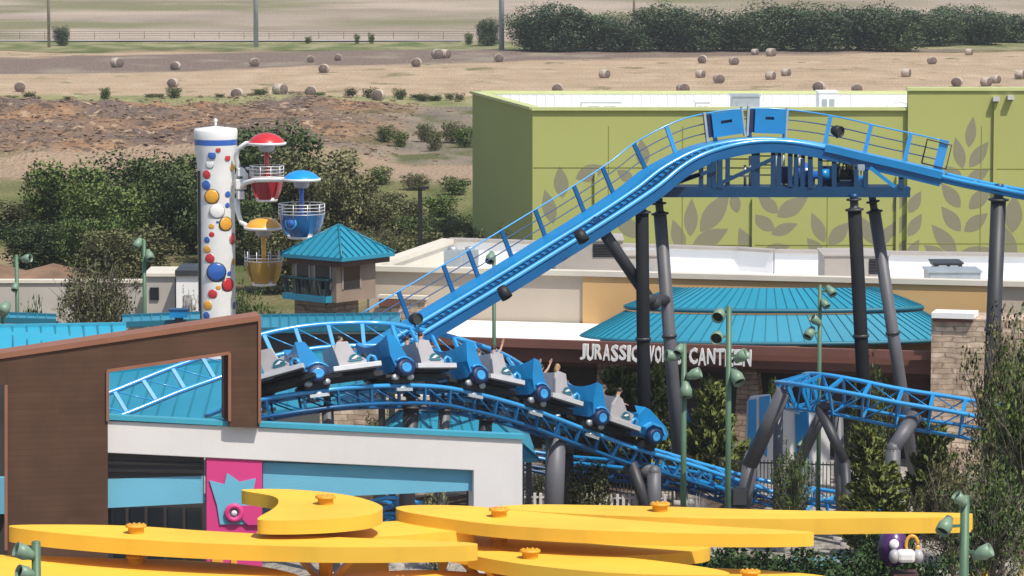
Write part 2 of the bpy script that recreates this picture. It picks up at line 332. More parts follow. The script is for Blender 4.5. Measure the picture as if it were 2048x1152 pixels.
mx = N.new("ShaderNodeMapRange"); mx.inputs[1].default_value = -18; mx.inputs[2].default_value = -10; L.new(mth('ADD', X, mth('MULTIPLY', wob, .5)), mx.inputs[0])
c = colmix(band(yd(500), yd(372), 8), c, colmix(mid, (.10, .12, .035), (.22, .21, .09)))
c = colmix(band(yd(322), yd(212), 3), c, colmix(mx.outputs[0], exc, exr))
c = colmix(band(yd(216), yd(188), 3), c, colmix(mid, (.20, .21, .085), (.36, .33, .17)))
hay = colmix(mid, (.40, .29, .19), (.55, .42, .29)); hay = colmix(gnoise(.16, 1, .4, 6, .60, .65), hay, (.17, .165, .075)); hay = colmix(gnoise(.35, 1, .12, 4, .35, .75), hay, (.47, .34, .225)); hay = colmix(mth('MULTIPLY', gnoise(.45, .04, 1, 4, .5, .62), .55), hay, (.34, .245, .165))
c = colmix(band(yd(190), yd(104), 4), c, hay)
plow = colmix(fine, (.15, .11, .088), (.27, .205, .165)); plow = colmix(gnoise(.1, 1, .4, 6, .52, .66), plow, (.30, .25, .19))
c = colmix(band(515, yd(93), 3, mth('ADD', Yw, mth('MULTIPLY', X, -.62))), c, plow)
c = colmix(band(yd(99), yd(83), 4), c, colmix(mid, (.13, .16, .055), (.34, .31, .17)))
hill = colmix(gnoise(.05, .6, .45, 7), (.29, .235, .18), (.44, .36, .285)); hill = colmix(gnoise(.016, 1, 1.2, 6, .5, .62), hill, (.22, .205, .115)); hill = colmix(gnoise(.03, .6, 1.0, 5, .55, .7), hill, (.47, .38, .30))
c = colmix(band(yd(83), 20000, 4), c, hill)
L.new(c, pb.inputs["Base Color"])
bn = N.new("ShaderNodeBump"); bn.inputs["Strength"].default_value = .6; bn.inputs["Distance"].default_value = .4; L.new(fine, bn.inputs["Height"]); L.new(bn.outputs[0], pb.inputs["Normal"])
tag(g.build('ground', gm, origin=(0, 0, 0), fix=False), kind='structure')
# loose clods and stones on the dug-over soil
random.seed(21); cl_ = MB()
for k in range(4200):
    y = random.uniform(Y_EXC0 + 2, Y_EXC1 + 6); x = random.uniform(-62, -10) * (1 if random.random() < .9 else .6); rr = random.choice((.10, .12, .14, .18, .26)) * random.uniform(.6, 1.3)
    z = ground_h(x, y) + rr * .15; a_ = random.uniform(0, 6); vs = []
    for (ux, uy, uz) in ((1, 0, 0), (0, 1, 0), (-1, 0, 0), (0, -1, 0), (0, 0, 1), (0, 0, -1)):
        q_ = rr * random.uniform(.6, 1.2); vs.append((x + (ux * math.cos(a_) - uy * math.sin(a_)) * q_ * 1.3, y + (ux * math.sin(a_) + uy * math.cos(a_)) * q_ * 1.3, z + uz * q_ * .6))
    cl_.add(vs, [(0, 1, 4), (1, 2, 4), (2, 3, 4), (3, 0, 4), (1, 0, 5), (2, 1, 5), (3, 2, 5), (0, 3, 5)])
tag(cl_.build('soil_clods', leafmat('soil_clod', (.10, .07, .05), (.34, .22, .14), .95, 0.0), origin=(-35, 350, 0), fix=False), kind='stuff')
# far lane beside the line of poles
rd = MB(); y0 = yd(82.5)
rd.add([(x, y0 + k + .002 * x, ground_h(x, y0 + k) + .12) for k in (-2.2, 2.2) for x in (-300, -100, -8)], [(0, 1, 4, 3), (1, 2, 5, 4)])
tag(rd.build('far_road', mat('gravel_lane', (.34, .31, .30), .9, .12, .4), origin=(0, y0, 0), fix=False), kind='structure')
fe = MB(); fy = yd(79)
wf = thing('wire_fence', (-30, fy, 0), 'thin dark wire fence running along the far lane below the dry hillside', 'fence')
fw_ = MB(); fp = MB()
for i in range(30):
    x = -115 + i * 4; z = ground_h(x, fy); fp.tube([(x, fy, z), (x, fy, z + 1.2)], .035, 5)
for hh in (.5, .85, 1.2): fw_.tube([(-115 + i * 8, fy, ground_h(-115 + i * 8, fy) + hh) for i in range(15)], .035, 4)
fp.build('fence_post', M['dgrey'], wf); fw_.build('wire', M['dgrey'], wf)

# ------------------------------------------------------------------ vegetation prototypes
random.seed(4); rng = np.random.default_rng(11)
def quads_mesh(name, C, U, V, Nn, material, parent):
    """leaf quads with centres C, half axes U, V and shading normals Nn"""
    n = len(C); vs = np.empty((n, 4, 3)); vs[:, 0] = C - U; vs[:, 1] = C - V * .9 ; vs[:, 2] = C + U; vs[:, 3] = C + V
    me = bpy.data.meshes.new(name); me.from_pydata(vs.reshape(-1, 3).tolist(), [], np.arange(n * 4).reshape(-1, 4).tolist())
    me.materials.append(material); me.update()
    if Nn is not None:
        me.polygons.foreach_set("use_smooth", [True] * n)
        me.normals_split_custom_set_from_vertices(np.repeat(Nn, 4, axis=0).tolist())
    o = bpy.data.objects.new(name, me); col.objects.link(o); o.parent = parent; ORG[o.name] = Vector((0, 0, 0)); return o
def unit(a): return a / np.maximum(np.linalg.norm(a, axis=-1, keepdims=True), 1e-9)
def leafcloud(clumps, per, size, spread=1.0, aspect=.6, shade=.78):
    """clumps: list of (centre, radii). Leaves over each clump, thicker near the surface."""
    C = []; Nn = []
    for c, r in clumps:
        d = unit(rng.normal(size=(per, 3))); rad = rng.uniform(.45, 1.0, (per, 1)) ** .5 * (1 + .18 * rng.normal(size=(per, 1)))
        C.append(np.array(c) + d * rad * np.array(r) * spread); Nn.append(d)
    C = np.concatenate(C); Nn = np.concatenate(Nn)
    n = len(C); a = unit(rng.normal(size=(n, 3))); b = unit(np.cross(a, unit(rng.normal(size=(n, 3)))))
    s = size * rng.uniform(.6, 1.35, (n, 1))
    nn = unit(Nn * shade + (1 - shade) * unit(rng.normal(size=(n, 3))) + np.array([0, 0, .15]))
    return C, a * s, b * s * aspect, nn
def limb(mb, p, q, r0, r1, wob=.03, seg=4):
    p = Vector(p); q = Vector(q); pts = []
    for i in range(seg + 1):
        t = i / seg; pts.append(p.lerp(q, t) + Vector((random.uniform(-wob, wob), random.uniform(-wob, wob), 0)) * (1 if 0 < i < seg else 0))
    mb.tube(pts, [r0 + (r1 - r0) * i / seg for i in range(seg + 1)], 6)
def proto_root(name): o = bpy.data.objects.new(name, None); col.objects.link(o); ORG[o.name] = Vector((0, 0, 0)); return o
def proto_broad(name, leaf, nclump=26, per=110, size=.030, low=.12, seed=0, clr=.17, full=.5, shade=.86):
    global rng; rng = np.random.default_rng(seed); random.seed(seed)
    root = proto_root(name); cl = []
    for i in range(nclump):
        t = (i + .5) / nclump; z = low + clr * .6 + (1 - low - clr * 1.3) * t
        env = .5 * math.sin(math.pi * min(1, .28 + full * (1 - (z - low) / (1 - low)) ** .8)) ** .8
        a = i * 2.399 + random.uniform(-.4, .4); rr = max(0, env - clr * .75) * random.uniform(.55, 1.05)
        k = clr * random.uniform(.62, 1.2)
        cl.append(((math.cos(a) * rr, math.sin(a) * rr, min(z, 1 - k * .85)), (k, k, k * random.uniform(.65, .9))))
    for i in range(nclump // 3):      # filling inside the crown
        z = low + (1 - low) * random.uniform(.1, .72); a = random.uniform(0, 6.28); rr = random.uniform(0, .22)
        cl.append(((math.cos(a) * rr, math.sin(a) * rr, z), (clr * 1.1, clr * 1.1, clr * .9)))
    tr = MB(); limb(tr, (0, 0, 0), (0, 0, .5), .035, .018)
    for c_, r_ in cl[::2]: limb(tr, (0, 0, random.uniform(.1, .45)), c_, .014, .004)
    tr.build('trunk', M['bark'], root)
    quads_mesh('crown', *leafcloud(cl, per, size, 1.0, .6, shade), leaf, root); return root
def proto_sparse(name, leaf, seed=0, nbr=90, per=26, size=.012, bark='palebark', top=.96):
    global rng; rng = np.random.default_rng(seed); random.seed(seed)
    root = proto_root(name); tr = MB(); cl = []
    limb(tr, (0, 0, 0), (.02, 0, .35), .022, .014)
    for i in range(nbr):
        a = i * 2.399; t = random.uniform(.05, 1); z0 = .12 + .35 * t
        rr = .46 * random.uniform(.25, 1) ; z1 = z0 + (top - z0) * random.uniform(.15, 1) * (1 - .35 * rr / .46)
        e = Vector((math.cos(a) * rr, math.sin(a) * rr, z1)); s = Vector((.01, 0, z0)); limb(tr, s, e, .0065, .0015, .02, 4)
        for k in range(3):
            m = s.lerp(e, random.uniform(.45, 1)); e2 = m + Vector((random.uniform(-.09, .09), random.uniform(-.09, .09), random.uniform(-.02, .11))); limb(tr, m, e2, .0025, .0009, .004, 2)
            cl.append((tuple(e2), (.045, .045, .045)))
    tr.build('trunk', M[bark], root)
    quads_mesh('crown', *leafcloud(cl, per, size, 1.0, .5, .4), leaf, root); return root
def proto_pine(name, leaf, seed=0, tiers=11):
    global rng; rng = np.random.default_rng(seed); random.seed(seed)
    root = proto_root(name); tr = MB(); limb(tr, (0, 0, 0), (0, 0, .97), .03, .004); C = []; U = []; V = []; NN = []
    for t in range(tiers):
        z = .06 + .86 * t / (tiers - 1); rad = .5 * (1 - .66 * (t / (tiers - 1)) ** 1.6) * (.75 + .25 * min(1, t / 2))
        for k in range(max(5, 9 - t // 2)):
            a = k * 2 * math.pi / max(5, 9 - t // 2) + t * .7 + random.uniform(-.25, .25); ln = rad * random.uniform(.65, 1.1)
            tip = Vector((math.cos(a) * ln, math.sin(a) * ln, z + ln * random.uniform(.12, .5)))
            limb(tr, (0, 0, z), tip, .008, .002, .008, 3)
            for j in range(int(75 * ln / .4) + 26):
                f_ = random.uniform(.3, 1.08); b_ = Vector((0, 0, z)).lerp(tip, f_) + Vector(rng.normal(size=3) * .018)
                d = Vector((math.cos(a), math.sin(a), .55)) + Vector(rng.normal(size=3) * .55); d.normalize()
                w = d.cross(Vector(rng.normal(size=3))).normalized()
                C.append(b_); U.append(d * .044 * random.uniform(.7, 1.3)); V.append(w * .018); NN.append((Vector((math.cos(a), math.sin(a), .7)) + Vector(rng.normal(size=3) * .5)).normalized())
    tr.build('trunk', M['bark'], root)
    quads_mesh('crown', np.array(C), np.array(U), np.array(V), np.array(NN), leaf, root); return root
def proto_tuft(name, leaf, seed=0, n=420, curl=.3):
    """spiky clump of blades rising from the ground"""
    global rng; rng = np.random.default_rng(seed); random.seed(seed)
    root = proto_root(name); mb = MB()
    for i in range(n):
        a = random.uniform(0, 6.283); r = .18 * random.random() ** .5; ln = random.uniform(.5, 1); out = random.uniform(.1, .5)
        p0 = Vector((math.cos(a) * r, math.sin(a) * r, 0)); p2 = p0 + Vector((math.cos(a) * out * .8, math.sin(a) * out * .8, ln * (1 - .35 * out))); p1 = p0.lerp(p2, .55) + Vector((0, 0, .12 * ln))
        w = Vector((-math.sin(a), math.cos(a), 0)) * .012
        mb.add([p0 - w, p0 + w, p1 + w * .8, p1 - w * .8, p2], [(0, 1, 2, 3), (3, 2, 4)])
    mb.build('foliage', leaf, root, fix=False); return root
PROTO = {}; USED = set()
def proto(kind):
    if kind in PROTO: return PROTO[kind]
    f_ = {
        'broad_a': lambda: proto_broad('broadleaf_tree', M['leaf_dark'], 36, 280, .019, .04, 3),
        'broad_b': lambda: proto_broad('broadleaf_tree', M['leaf_dark'], 40, 270, .018, .02, 8, .16),
        'broad_m': lambda: proto_broad('broadleaf_tree', M['leaf_mid'], 40, 270, .019, .02, 12, .17),
        'broad_o': lambda: proto_broad('broadleaf_tree', M['leaf_olive'], 40, 270, .0175, .02, 17, .16),
        'far_a': lambda: proto_broad('field_tree', M['leaf_far'], 22, 420, .019, .0, 21, .23, .45, .95),
        'far_b': lambda: proto_broad('field_tree', M['leaf_far'], 26, 400, .018, .0, 27, .21, .36, .95),
        'shrub': lambda: proto_broad('shrub', M['leaf_mid'], 16, 110, .034, .0, 31, .22),
        'shrub_o': lambda: proto_broad('shrub', M['leaf_olive'], 18, 110, .030, .0, 33, .2),
        'shrub_f': lambda: proto_broad('shrub', M['leaf_grass'], 12, 60, .045, .0, 35, .24),
        'sparse_a': lambda: proto_sparse('sparse_tree', M['leaf_olive'], 41, 150, 24, .0125),
        'sparse_b': lambda: proto_sparse('sparse_tree', M['leaf_olive'], 43, 110, 24, .014),
        'sparse_l': lambda: proto_sparse('sparse_tree', M['leaf_light'], 49, 120, 20, .0135),
        'sparse_m': lambda: proto_sparse('sparse_tree', M['leaf_mid'], 47, 95, 24, .015),
        'pine_a': lambda: proto_pine('pine_tree', M['leaf_pine'], 51), 'pine_b': lambda: proto_pine('pine_tree', M['leaf_pine'], 55, 9),
        'tuft': lambda: proto_tuft('ornamental_grass', M['leaf_olive'], 61), 'tuft_s': lambda: proto_tuft('ornamental_grass', M['leaf_silver'], 63, 300),
    }[kind]
    PROTO[kind] = f_(); return PROTO[kind]
def plant(kind, px, pytop, d, wpx, label, cat='tree', group=None, rot=None, z0=None):
    p = proto(kind); top = P(px, pytop, d)
    if kind in USED: o = copy_tree(p)
    else: o = p; USED.add(kind)
    zb = ground_h(top.x, top.y) if z0 is None else z0
    o.location = (top.x, top.y, zb); h = top.z - zb; w = wpx * d / F
    o.scale = (w, w, h); o.rotation_euler = (0, 0, random.uniform(0, 6.28) if rot is None else rot)
    return tag(o, label, cat, group)
# --- trees on the far field edge
random.seed(77)
G = 'dark trees along the far edge of the hay field'
for i, (px, pt, d, w, lab) in enumerate([
    (1064, 24, 556, 84, 'dark rounded tree at the open left end of the far tree line'),
    (1112, 2, 552, 120, 'tall broad dark tree, second from the left end of the far tree line'),
    (1190, 20, 556, 100, 'dark green tree left of the thin wooden pole in the far tree line'),
    (1250, 38, 552, 90, 'lower dark tree just below the thin wooden pole in the far tree line'),
    (1322, 4, 556, 115, 'tall dark tree just right of the thin wooden pole in the far tree line'),
    (1390, 12, 552, 105, 'dark tree in the far tree line, above the end-on bale at the field edge'),
    (1446, 38, 556, 84, 'shorter tree at the dip in the top of the far tree line'),
    (1504, 16, 552, 105, 'dark tree standing behind the bright white bale at the field edge'),
    (1566, 0, 556, 125, 'tall wide dark tree near the middle of the far tree line'),
    (1640, 16, 552, 110, 'dense dark tree right of the middle of the far tree line, with blackish hollows'),
    (1716, 4, 556, 120, 'broad dark tree above the gap of empty stubble in the far tree line'),
    (1790, 10, 552, 115, 'dark tree, last one standing right down on the stubble edge'),
    (1862, 18, 575, 110, 'dark tree set back behind the grassy strip at right'),
    (1915, 6, 590, 110, 'taller tree set back behind the grassy strip at right'),
    (1968, 18, 580, 100, 'rounded dark tree set back, above the bale on the grassy strip'),
    (2028, 24, 590, 110, 'dark tree cut by the right edge of the picture in the far tree line')]):
    plant(('far_a', 'far_b')[i % 2], px, pt, d, w * 1.3, lab, 'tree', G)
plant('far_a', 122, 50, 575, 36, 'lone dark round tree beside the wooden pole on the far lane', 'tree')
plant('far_b', 976, 34, 575, 52, 'small dark tree standing alone left of the tall steel pole', 'tree')
for px, pt, d, w, lab in [(714, 66, 585, 14, 'small dark bush by the far lane, left one of a pair'), (743, 65, 585, 15, 'small dark bush by the far lane, right one of a pair'),
    (938, 64, 580, 22, 'low dark bush beside the small lone tree on the far lane'), (616, 72, 585, 16, 'tiny bush on the far lane near the grey steel pole')]:
    plant('shrub', px, pt, d, w, lab, 'bush', 'bushes along the far lane')
# weeds along the near edge of the hay field
for i, px in enumerate([20, 60, 136, 210, 300, 318, 348, 440, 500, 520, 560, 590, 640, 700, 738, 800, 836, 846, 870, 900, 918]):
    random.seed(900 + i)
    plant('shrub_f' if i % 3 else 'shrub', px, random.uniform(172, 192), random.uniform(404, 414), random.uniform(20, 44), 'weedy green bush in the strip along the near edge of the hay field', 'bush', 'weedy bushes edging the hay field')
# --- mid-distance trees
G = 'trees behind the white tower ride'
for kind, px, pt, d, w, lab in [
    ('broad_o', 40, 395, 240, 170, 'dull olive tree cut by the left edge of the picture, behind the low grey wall'),
    ('broad_m', 130, 318, 232, 150, 'bright green leafy tree left of the white tower, tallest at far left'),
    ('broad_m', 215, 360, 226, 150, 'mid green tree between the bright leafy tree and the dark tall tree'),
    ('broad_b', 310, 300, 236, 180, 'dark green tree just left of the white tower'),
    ('broad_a', 385, 330, 228, 140, 'dark tree directly behind the left edge of the white tower'),
    ('broad_a', 530, 240, 240, 190, 'tallest dark tree, rising behind the red gondola canopy'),
    ('broad_o', 625, 298, 232, 190, 'grey-green tree to the right of the red gondola'),
    ('broad_o', 690, 340, 226, 120, 'grey-green tree at the right end of the group behind the gondolas'),
    ('broad_b', 470, 380, 222, 150, 'dark tree behind the gondola arms, close to the tower'),
    ('broad_b', 90, 440, 215, 150, 'dark lower tree at left, in front of the bright leafy tree'),
    ('broad_o', 250, 450, 205, 170, 'olive tree at left above the grey wall'),
    ('broad_m', 185, 430, 212, 110, 'fresh green tree above the sparse bush at left'),
    ('broad_o', 570, 430, 205, 150, 'olive tree behind the blue gondola bowl')]:
    plant(kind, px, pt, d, w * 1.35, lab, 'tree', G)
G = 'scrub trees between lookout and green building'
for kind, px, pt, d, w, lab in [
    ('broad_o', 790, 395, 225, 110, 'olive scrub tree just left of the dark lamp post'),
    ('broad_b', 870, 425, 220, 130, 'dark green scrub tree right of the dark lamp post'),
    ('sparse_a', 925, 410, 210, 120, 'greyish twiggy tree against the shaded green wall'),
    ('sparse_b', 985, 440, 186, 130, 'twiggy tree in front of the shaded side of the green building'),
    ('broad_o', 800, 470, 205, 130, 'low olive scrub behind the beige parapet, next to the teal tower roof'),
    ('sparse_a', 745, 440, 212, 120, 'grey twiggy tree behind the lookout tower roof'),
    ('broad_o', 850, 462, 212, 120, 'olive scrub tree in front of the dark lamp post foot'),
    ('broad_o', 905, 455, 205, 110, 'olive scrub tree between the lamp post and the shaded green wall'),
    ('broad_b', 930, 480, 200, 110, 'dark scrub tree low against the shaded green wall')]:
    plant(kind, px, pt, d, w * 1.4, lab, 'tree', G)
for i, (px, pt, d, w) in enumerate([(770, 248, 335, 40), (850, 244, 338, 44), (800, 258, 328, 40), (905, 240, 336, 60), (930, 250, 330, 50), (870, 262, 325, 40), (760, 330, 285, 60), (830, 345, 280, 70), (910, 350, 275, 70), (720, 362, 270, 60), (880, 385, 255, 80), (780, 380, 258, 80)]):
    plant('shrub_o' if i % 2 else 'shrub', px, pt, d, w, 'low scrub bush on the tan rough ground left of the green building', 'bush', 'scrub bushes on the rough ground')
# --- planting inside the park
plant('sparse_a', 190, 478, 158, 220, 'wispy grey-olive tree in front of the low grey wall at left', 'tree', rot=.4)
plant('sparse_m', 495, 545, 156, 130, 'thin tree with pale gaps behind the amber gondola', 'tree')
plant('sparse_b', 376, 565, 160, 50, 'small thin tree before the white shed by the tower', 'tree')
plant('shrub', 70, 585, 150, 60, 'fresh green bush by the left teal roof', 'bush')
plant('pine_a', 1232, 735, 136, 140, 'pine tree before the canteen, behind the dark lift column', 'tree', 'pines by the canteen')
plant('pine_b', 1300, 730, 135, 130, 'pine tree between the two lift columns', 'tree', 'pines by the canteen')
plant('pine_a', 1425, 760, 134, 135, 'pine tree between the two tall sage lamp posts', 'tree', 'pines by the canteen', rot=1)
plant('pine_b', 1545, 760, 139, 40, 'slim dark pine in the black canteen doorway', 'tree', 'pines by the canteen')
plant('sparse_m', 1745, 690, 133, 110, 'thin leafy tree between the right pair of lift columns', 'tree', rot=2)
plant('pine_b', 1735, 850, 126, 130, 'bright green pine left of the bent grey column', 'tree', 'bright pines at lower right', rot=.3)
plant('pine_a', 1868, 845, 124, 130, 'bright green pine right of the bent grey column', 'tree', 'bright pines at lower right', rot=2)
plant('pine_b', 1765, 930, 120, 180, 'low bright pine in front, above the long yellow petal', 'tree', 'bright pines at lower right', rot=4)
plant('sparse_l', 2015, 560, 117, 210, 'big bare-twigged tree filling the right edge of the picture', 'tree', rot=0)
plant('sparse_m', 2062, 600, 113, 250, 'big twiggy tree cut by the right edge of the picture', 'tree', rot=2.1)
plant('sparse_l', 1908, 862, 112, 200, 'twiggy olive tree behind the right end of the long yellow petal', 'tree', rot=1)
plant('sparse_m', 1985, 880, 107, 230, 'twiggy tree in front at lower right, behind the sage lamp post', 'tree', rot=3)
plant('sparse_m', 1585, 868, 121, 105, 'loose grey-green tree in front of the low track at right', 'tree', rot=.5)
plant('shrub_o', 1180, 915, 126, 110, 'bushy olive shrub before the black fence, right of the thick grey column', 'bush')
plant('tuft', 1135, 945, 127, 90, 'spiky olive grass clump at the foot of the thick grey column', 'grass clump')
plant('shrub_o', 1075, 945, 133, 60, 'dull shrub behind the black fence beside the white wall', 'bush')
plant('tuft_s', 1392, 968, 123, 80, 'silvery white ornamental grass above the long yellow petal', 'grass clump')
plant('tuft_s', 1345, 1000, 123, 50, 'smaller silvery grass tuft next to the orange hub', 'grass clump')
plant('shrub_o', 870, 975, 118, 70, 'shrub seen through the opening under the white wall', 'bush')
plant('sparse_m', 900, 800, 136, 190, 'thin tree behind the descending train', 'tree', rot=1.2)
plant('sparse_b', 760, 800, 134, 130, 'twiggy shrub under the curved track, before the stone wall', 'bush', rot=2)
plant('broad_o', 1125, 820, 137, 110, 'rounded olive shrub behind the train and thick column', 'bush')
# hedge lower right
for i, (px, pt, d, w) in enumerate([(1480, 1086, 107, 190), (1570, 1090, 107, 190), (1655, 1096, 106, 180), (1725, 1096, 107, 170), (1770, 1066, 109, 150), (1690, 1118, 104, 180), (1540, 1110, 103, 180), (1400, 1098, 105, 180), (1620, 1124, 102, 170), (1300, 1096, 107, 170), (1330, 1114, 104, 170), (1450, 1118, 102, 180), (1850, 1100, 106, 120)]):
    if i == 0: PROTO['hedge'] = proto_broad('hedge_bush', M['leaf_hedge'], 22, 150, .028, .0, 71, .2)
    plant('hedge', px, pt, d, w, 'dense dark green clipped hedge bush below the yellow petals', 'hedge', 'hedge bushes below the yellow petals')
PROTO['blossom'] = proto_broad('flowering_bush', M['petal'], 14, 90, .028, .0, 73, .22)
plant('blossom', 1990, 1128, 97, 110, 'bush covered in yellow blossom at lower right corner', 'bush')
plant('blossom', 2040, 1118, 99, 70, 'yellow blossoming bush cut by the right edge of the picture', 'bush')
plant('blossom', 1945, 1138, 98, 50, 'small yellow blossoming bush beside the sage lamp post foot', 'bush')

# ------------------------------------------------------------------ hay bales, poles
bales = [  # px, py base, size px, view: e end-on, r turned right side lit
 (40, 183, 25, 'e', 'dark end-on hay bale at the far left of the field'), (234, 135, 24, 'r', 'hay bale with bright lit side at the edge of the dark plowed strip'),
 (351, 139, 21, 'e', 'hay bale right of the bright one at the plowed edge'), (346, 173, 22, 'e', 'slumped grey hay bale below another in the left field'),
 (509, 133, 21, 'e', 'hay bale on the plowed edge under the grey steel pole'), (648, 145, 22, 'e', 'hay bale alone, dark end towards us, right of the grey pole'),
 (475, 198, 26, 'e', 'near hay bale among the weeds above the white tower'), (560, 204, 28, 'r', 'hay bale half hidden by weeds above the red gondola'),
 (622, 192, 26, 'e', 'near hay bale above the tall dark tree'), (756, 206, 28, 'e', 'large near hay bale at the weeds left of the green building'),
 (621, 124, 17, 'e', 'faint hay bale lying on the plowed strip, left of two'), (676, 121, 17, 'e', 'faint hay bale lying on the plowed strip, right of two'),
 (833, 133, 22, 'e', 'hay bale on its own below the dark earth heap'), (875, 117, 24, 'e', 'grey hay bale, left one of two touching on the earth heap'),
 (890, 116, 22, 'r', 'pale hay bale, right one of two touching on the earth heap'), (998, 123, 21, 'e', 'hay bale at the foot of the tall steel pole'),
 (1209, 155, 21, 'r', 'hay bale with white lit side, alone above the green building roof'), (1115, 186, 24, 'e', 'hay bale half hidden behind the green roof edge, leftmost'),
 (1366, 186, 26, 'e', 'hay bale peeking over the green roof near its middle'), (1405, 126, 20, 'e', 'end-on hay bale, left of two below the tree line'),
 (1468, 129, 20, 'e', 'end-on hay bale, right of two below the tree line'), (1510, 109, 15, 'r', 'bright white hay bale tight under the tree line'),
 (1542, 112, 20, 'r', 'hay bale under the trees beside the bright white one'), (1401, 155, 19, 'r', 'white-sided hay bale left of the dark end-on one'),
 (1438, 165, 23, 'e', 'dark end-on hay bale next to the white-sided one'), (1541, 158, 21, 'r', 'white-topped hay bale, lower left of a pair mid field'),
 (1572, 151, 19, 'r', 'white-topped hay bale, upper right of a pair mid field'), (1638, 182, 26, 'e', 'big dark hay bale just above the green roof edge'),
 (1714, 185, 24, 'e', 'hay bale cut by the green roof edge, right of the big dark one'), (1812, 152, 21, 'r', 'white-sided hay bale alone in the right field'),
 (1864, 127, 19, 'e', 'end-on hay bale near the right end of the stubble'), (1938, 109, 16, 'r', 'pale hay bale on the grassy strip at right'),
 (1914, 173, 24, 'e', 'dark hay bale left of two pale ones above the tall green block'), (1972, 172, 22, 'r', 'pale hay bale, front one of two above the tall green block'),
 (1991, 166, 20, 'r', 'pale hay bale, rear one of two above the tall green block'), (2040, 156, 22, 'r', 'hay bale with dark end and lit side at the right picture edge')]
hb = MB(); hb.lathe([(.02, -.62), (.7, -.62), (.75, -.56), (.75, .56), (.7, .62), (.02, .62)], (0, 0, .74), (0, 1, 0), 18)
for i, f_ in enumerate(hb.f):
    k = i // 18
    hb.m[i] = 1 if k in (0, 4) else 0
BAL = None
for px, py, s, v, lab in bales:
    p0 = PZ(px, py, 0.05)
    if BAL is None: o = BAL = hb.build('hay_bale', [M['hay'], M['hay_end']], origin=(0, 0, 0))
    else: o = BAL.copy(); col.objects.link(o)
    k = s * p0.y / F / 1.5 * .92; o.location = (p0.x, p0.y, ground_h(p0.x, p0.y) - .05); o.scale = (k, k, k * .93)
    o.rotation_euler = (0, 0, random.uniform(-.3, .3) if v == 'e' else random.uniform(.75, 1.15))
    tag(o, lab, 'hay bale', 'round hay bales on the stubble field')
for px, pb_, d, r, h, m_, lab in [(98, 92, 570, 3.2, 20, 'pole_wood', 'pale wooden utility pole by the lone round tree'), (512, 92, 568, 5, 24, 'pole_grey', 'thick grey steel utility pole on the far lane'),
                            (1003, 96, 560, 5.6, 24, 'pole_grey', 'thick pale steel utility pole at the left end of the tree line'), (1268, 30, 640, 2.4, 16, 'pole_wood', 'thin wooden pole showing above the far tree line')]:
    b = P(px, pb_, d); z = ground_h(b.x, b.y); rr = r * d / F
    up_ = thing('utility_pole', (b.x, b.y, z), lab, 'utility pole'); q = MB(); q.tube([(b.x, b.y, z), (b.x, b.y, z + h)], [rr, rr * .7], 10); q.build('pole', M[m_], up_)
    q = MB(); q.bar((b.x - 1.2, b.y, z + h - .8), (b.x + 1.2, b.y, z + h - .8), .14, .14); q.build('crossarm', M['pole_wood'], up_)

# ------------------------------------------------------------------ lime green building
gb0 = P(1065, 400, 190); gl = Plane(1065, 190, 2048, 190)
ztop = 21 - 402 * 190 / F; zt2 = 21 - 362 * 190 / F
xl = gb0.x; xm = P(1813, 400, 190).x; xr = xm + 26; DB = 207.5; xlb = P(945, 300, DB).x
gbt = thing('green_building', (xl + 14, 199, 0), 'large lime green panelled building with grey leaf murals and white roof', 'building')
q = MB(); t = .35
q.hexa([(xl, 190, 0), (xm, 190, 0), (xm, 190 + t, 0), (xl, 190 + t, 0), (xl, 190, ztop), (xm, 190, ztop), (xm, 190 + t, ztop), (xl, 190 + t, ztop)]); q.build('front_wall', M['green_wall'], gbt)
q = MB(); q.hexa([(xl, 190 + t, 0), (xl + t, 190 + t, 0), (xlb + t, DB, 0), (xlb, DB, 0), (xl, 190 + t, ztop), (xl + t, 190 + t, ztop), (xlb + t, DB, ztop), (xlb, DB, ztop)]); q.build('side_wall', M['green_wall'], gbt)
q = MB(); q.hexa([(xlb + t, DB - t, 0), (xr, DB - t, 0), (xr, DB, 0), (xlb + t, DB, 0), (xlb + t, DB - t, ztop), (xr, DB - t, ztop), (xr, DB, ztop), (xlb + t, DB, ztop)]); q.build('rear_wall', M['roof_white'], gbt)
q = MB(); q.box(((xm + xr) / 2, 190.0, zt2 / 2), (xr - xm, .6, zt2)); q.box((xr - .2, 199, ztop / 2), (.4, 17.3, ztop)); q.build('tall_block_wall', M['green_wall'], gbt)
q = MB(); q.hexa([(xl + t, 190 + t, ztop - 1.3), (xr - .5, 190 + t, ztop - 1.3), (xr - .5, DB - t, ztop - 1.3), (xlb + 2 * t, DB - t, ztop - 1.3), (xl + t, 190 + t, ztop - 1.1), (xr - .5, 190 + t, ztop - 1.1), (xr - .5, DB - t, ztop - 1.1), (xlb + 2 * t, DB - t, ztop - 1.1)]); q.build('roof', M['roof_white'], gbt)
cp = mat('lime_coping', (.55, .58, .25), .5, .05, 1)
q = MB(); q.box(((xl + xm) / 2, 190.15, ztop + .06), (xm - xl + .1, .62, .16)); q.box(((xm + xr) / 2, 190.0, zt2 + .06), (xr - xm + .1, .8, .16)); q.bar((xl + .15, 190.5, ztop + .05), (xlb + .15, DB, ztop + .05), .6, .14); q.bar((xlb, DB - .1, ztop + .05), (xr, DB - .1, ztop + .05), .6, .14); q.build('coping', cp, gbt)
q = MB()
for k in range(42):          # ribs of the inner parapet lining
    x = xlb + 1.2 + k * (xm - xlb - 2) / 42; q.box((x, DB - t - .02, ztop - .55), (.07, .05, 1.0))
q.build('parapet_rib', mat('lining_rib', (.72, .72, .71), .7, .05), gbt)
q = MB()
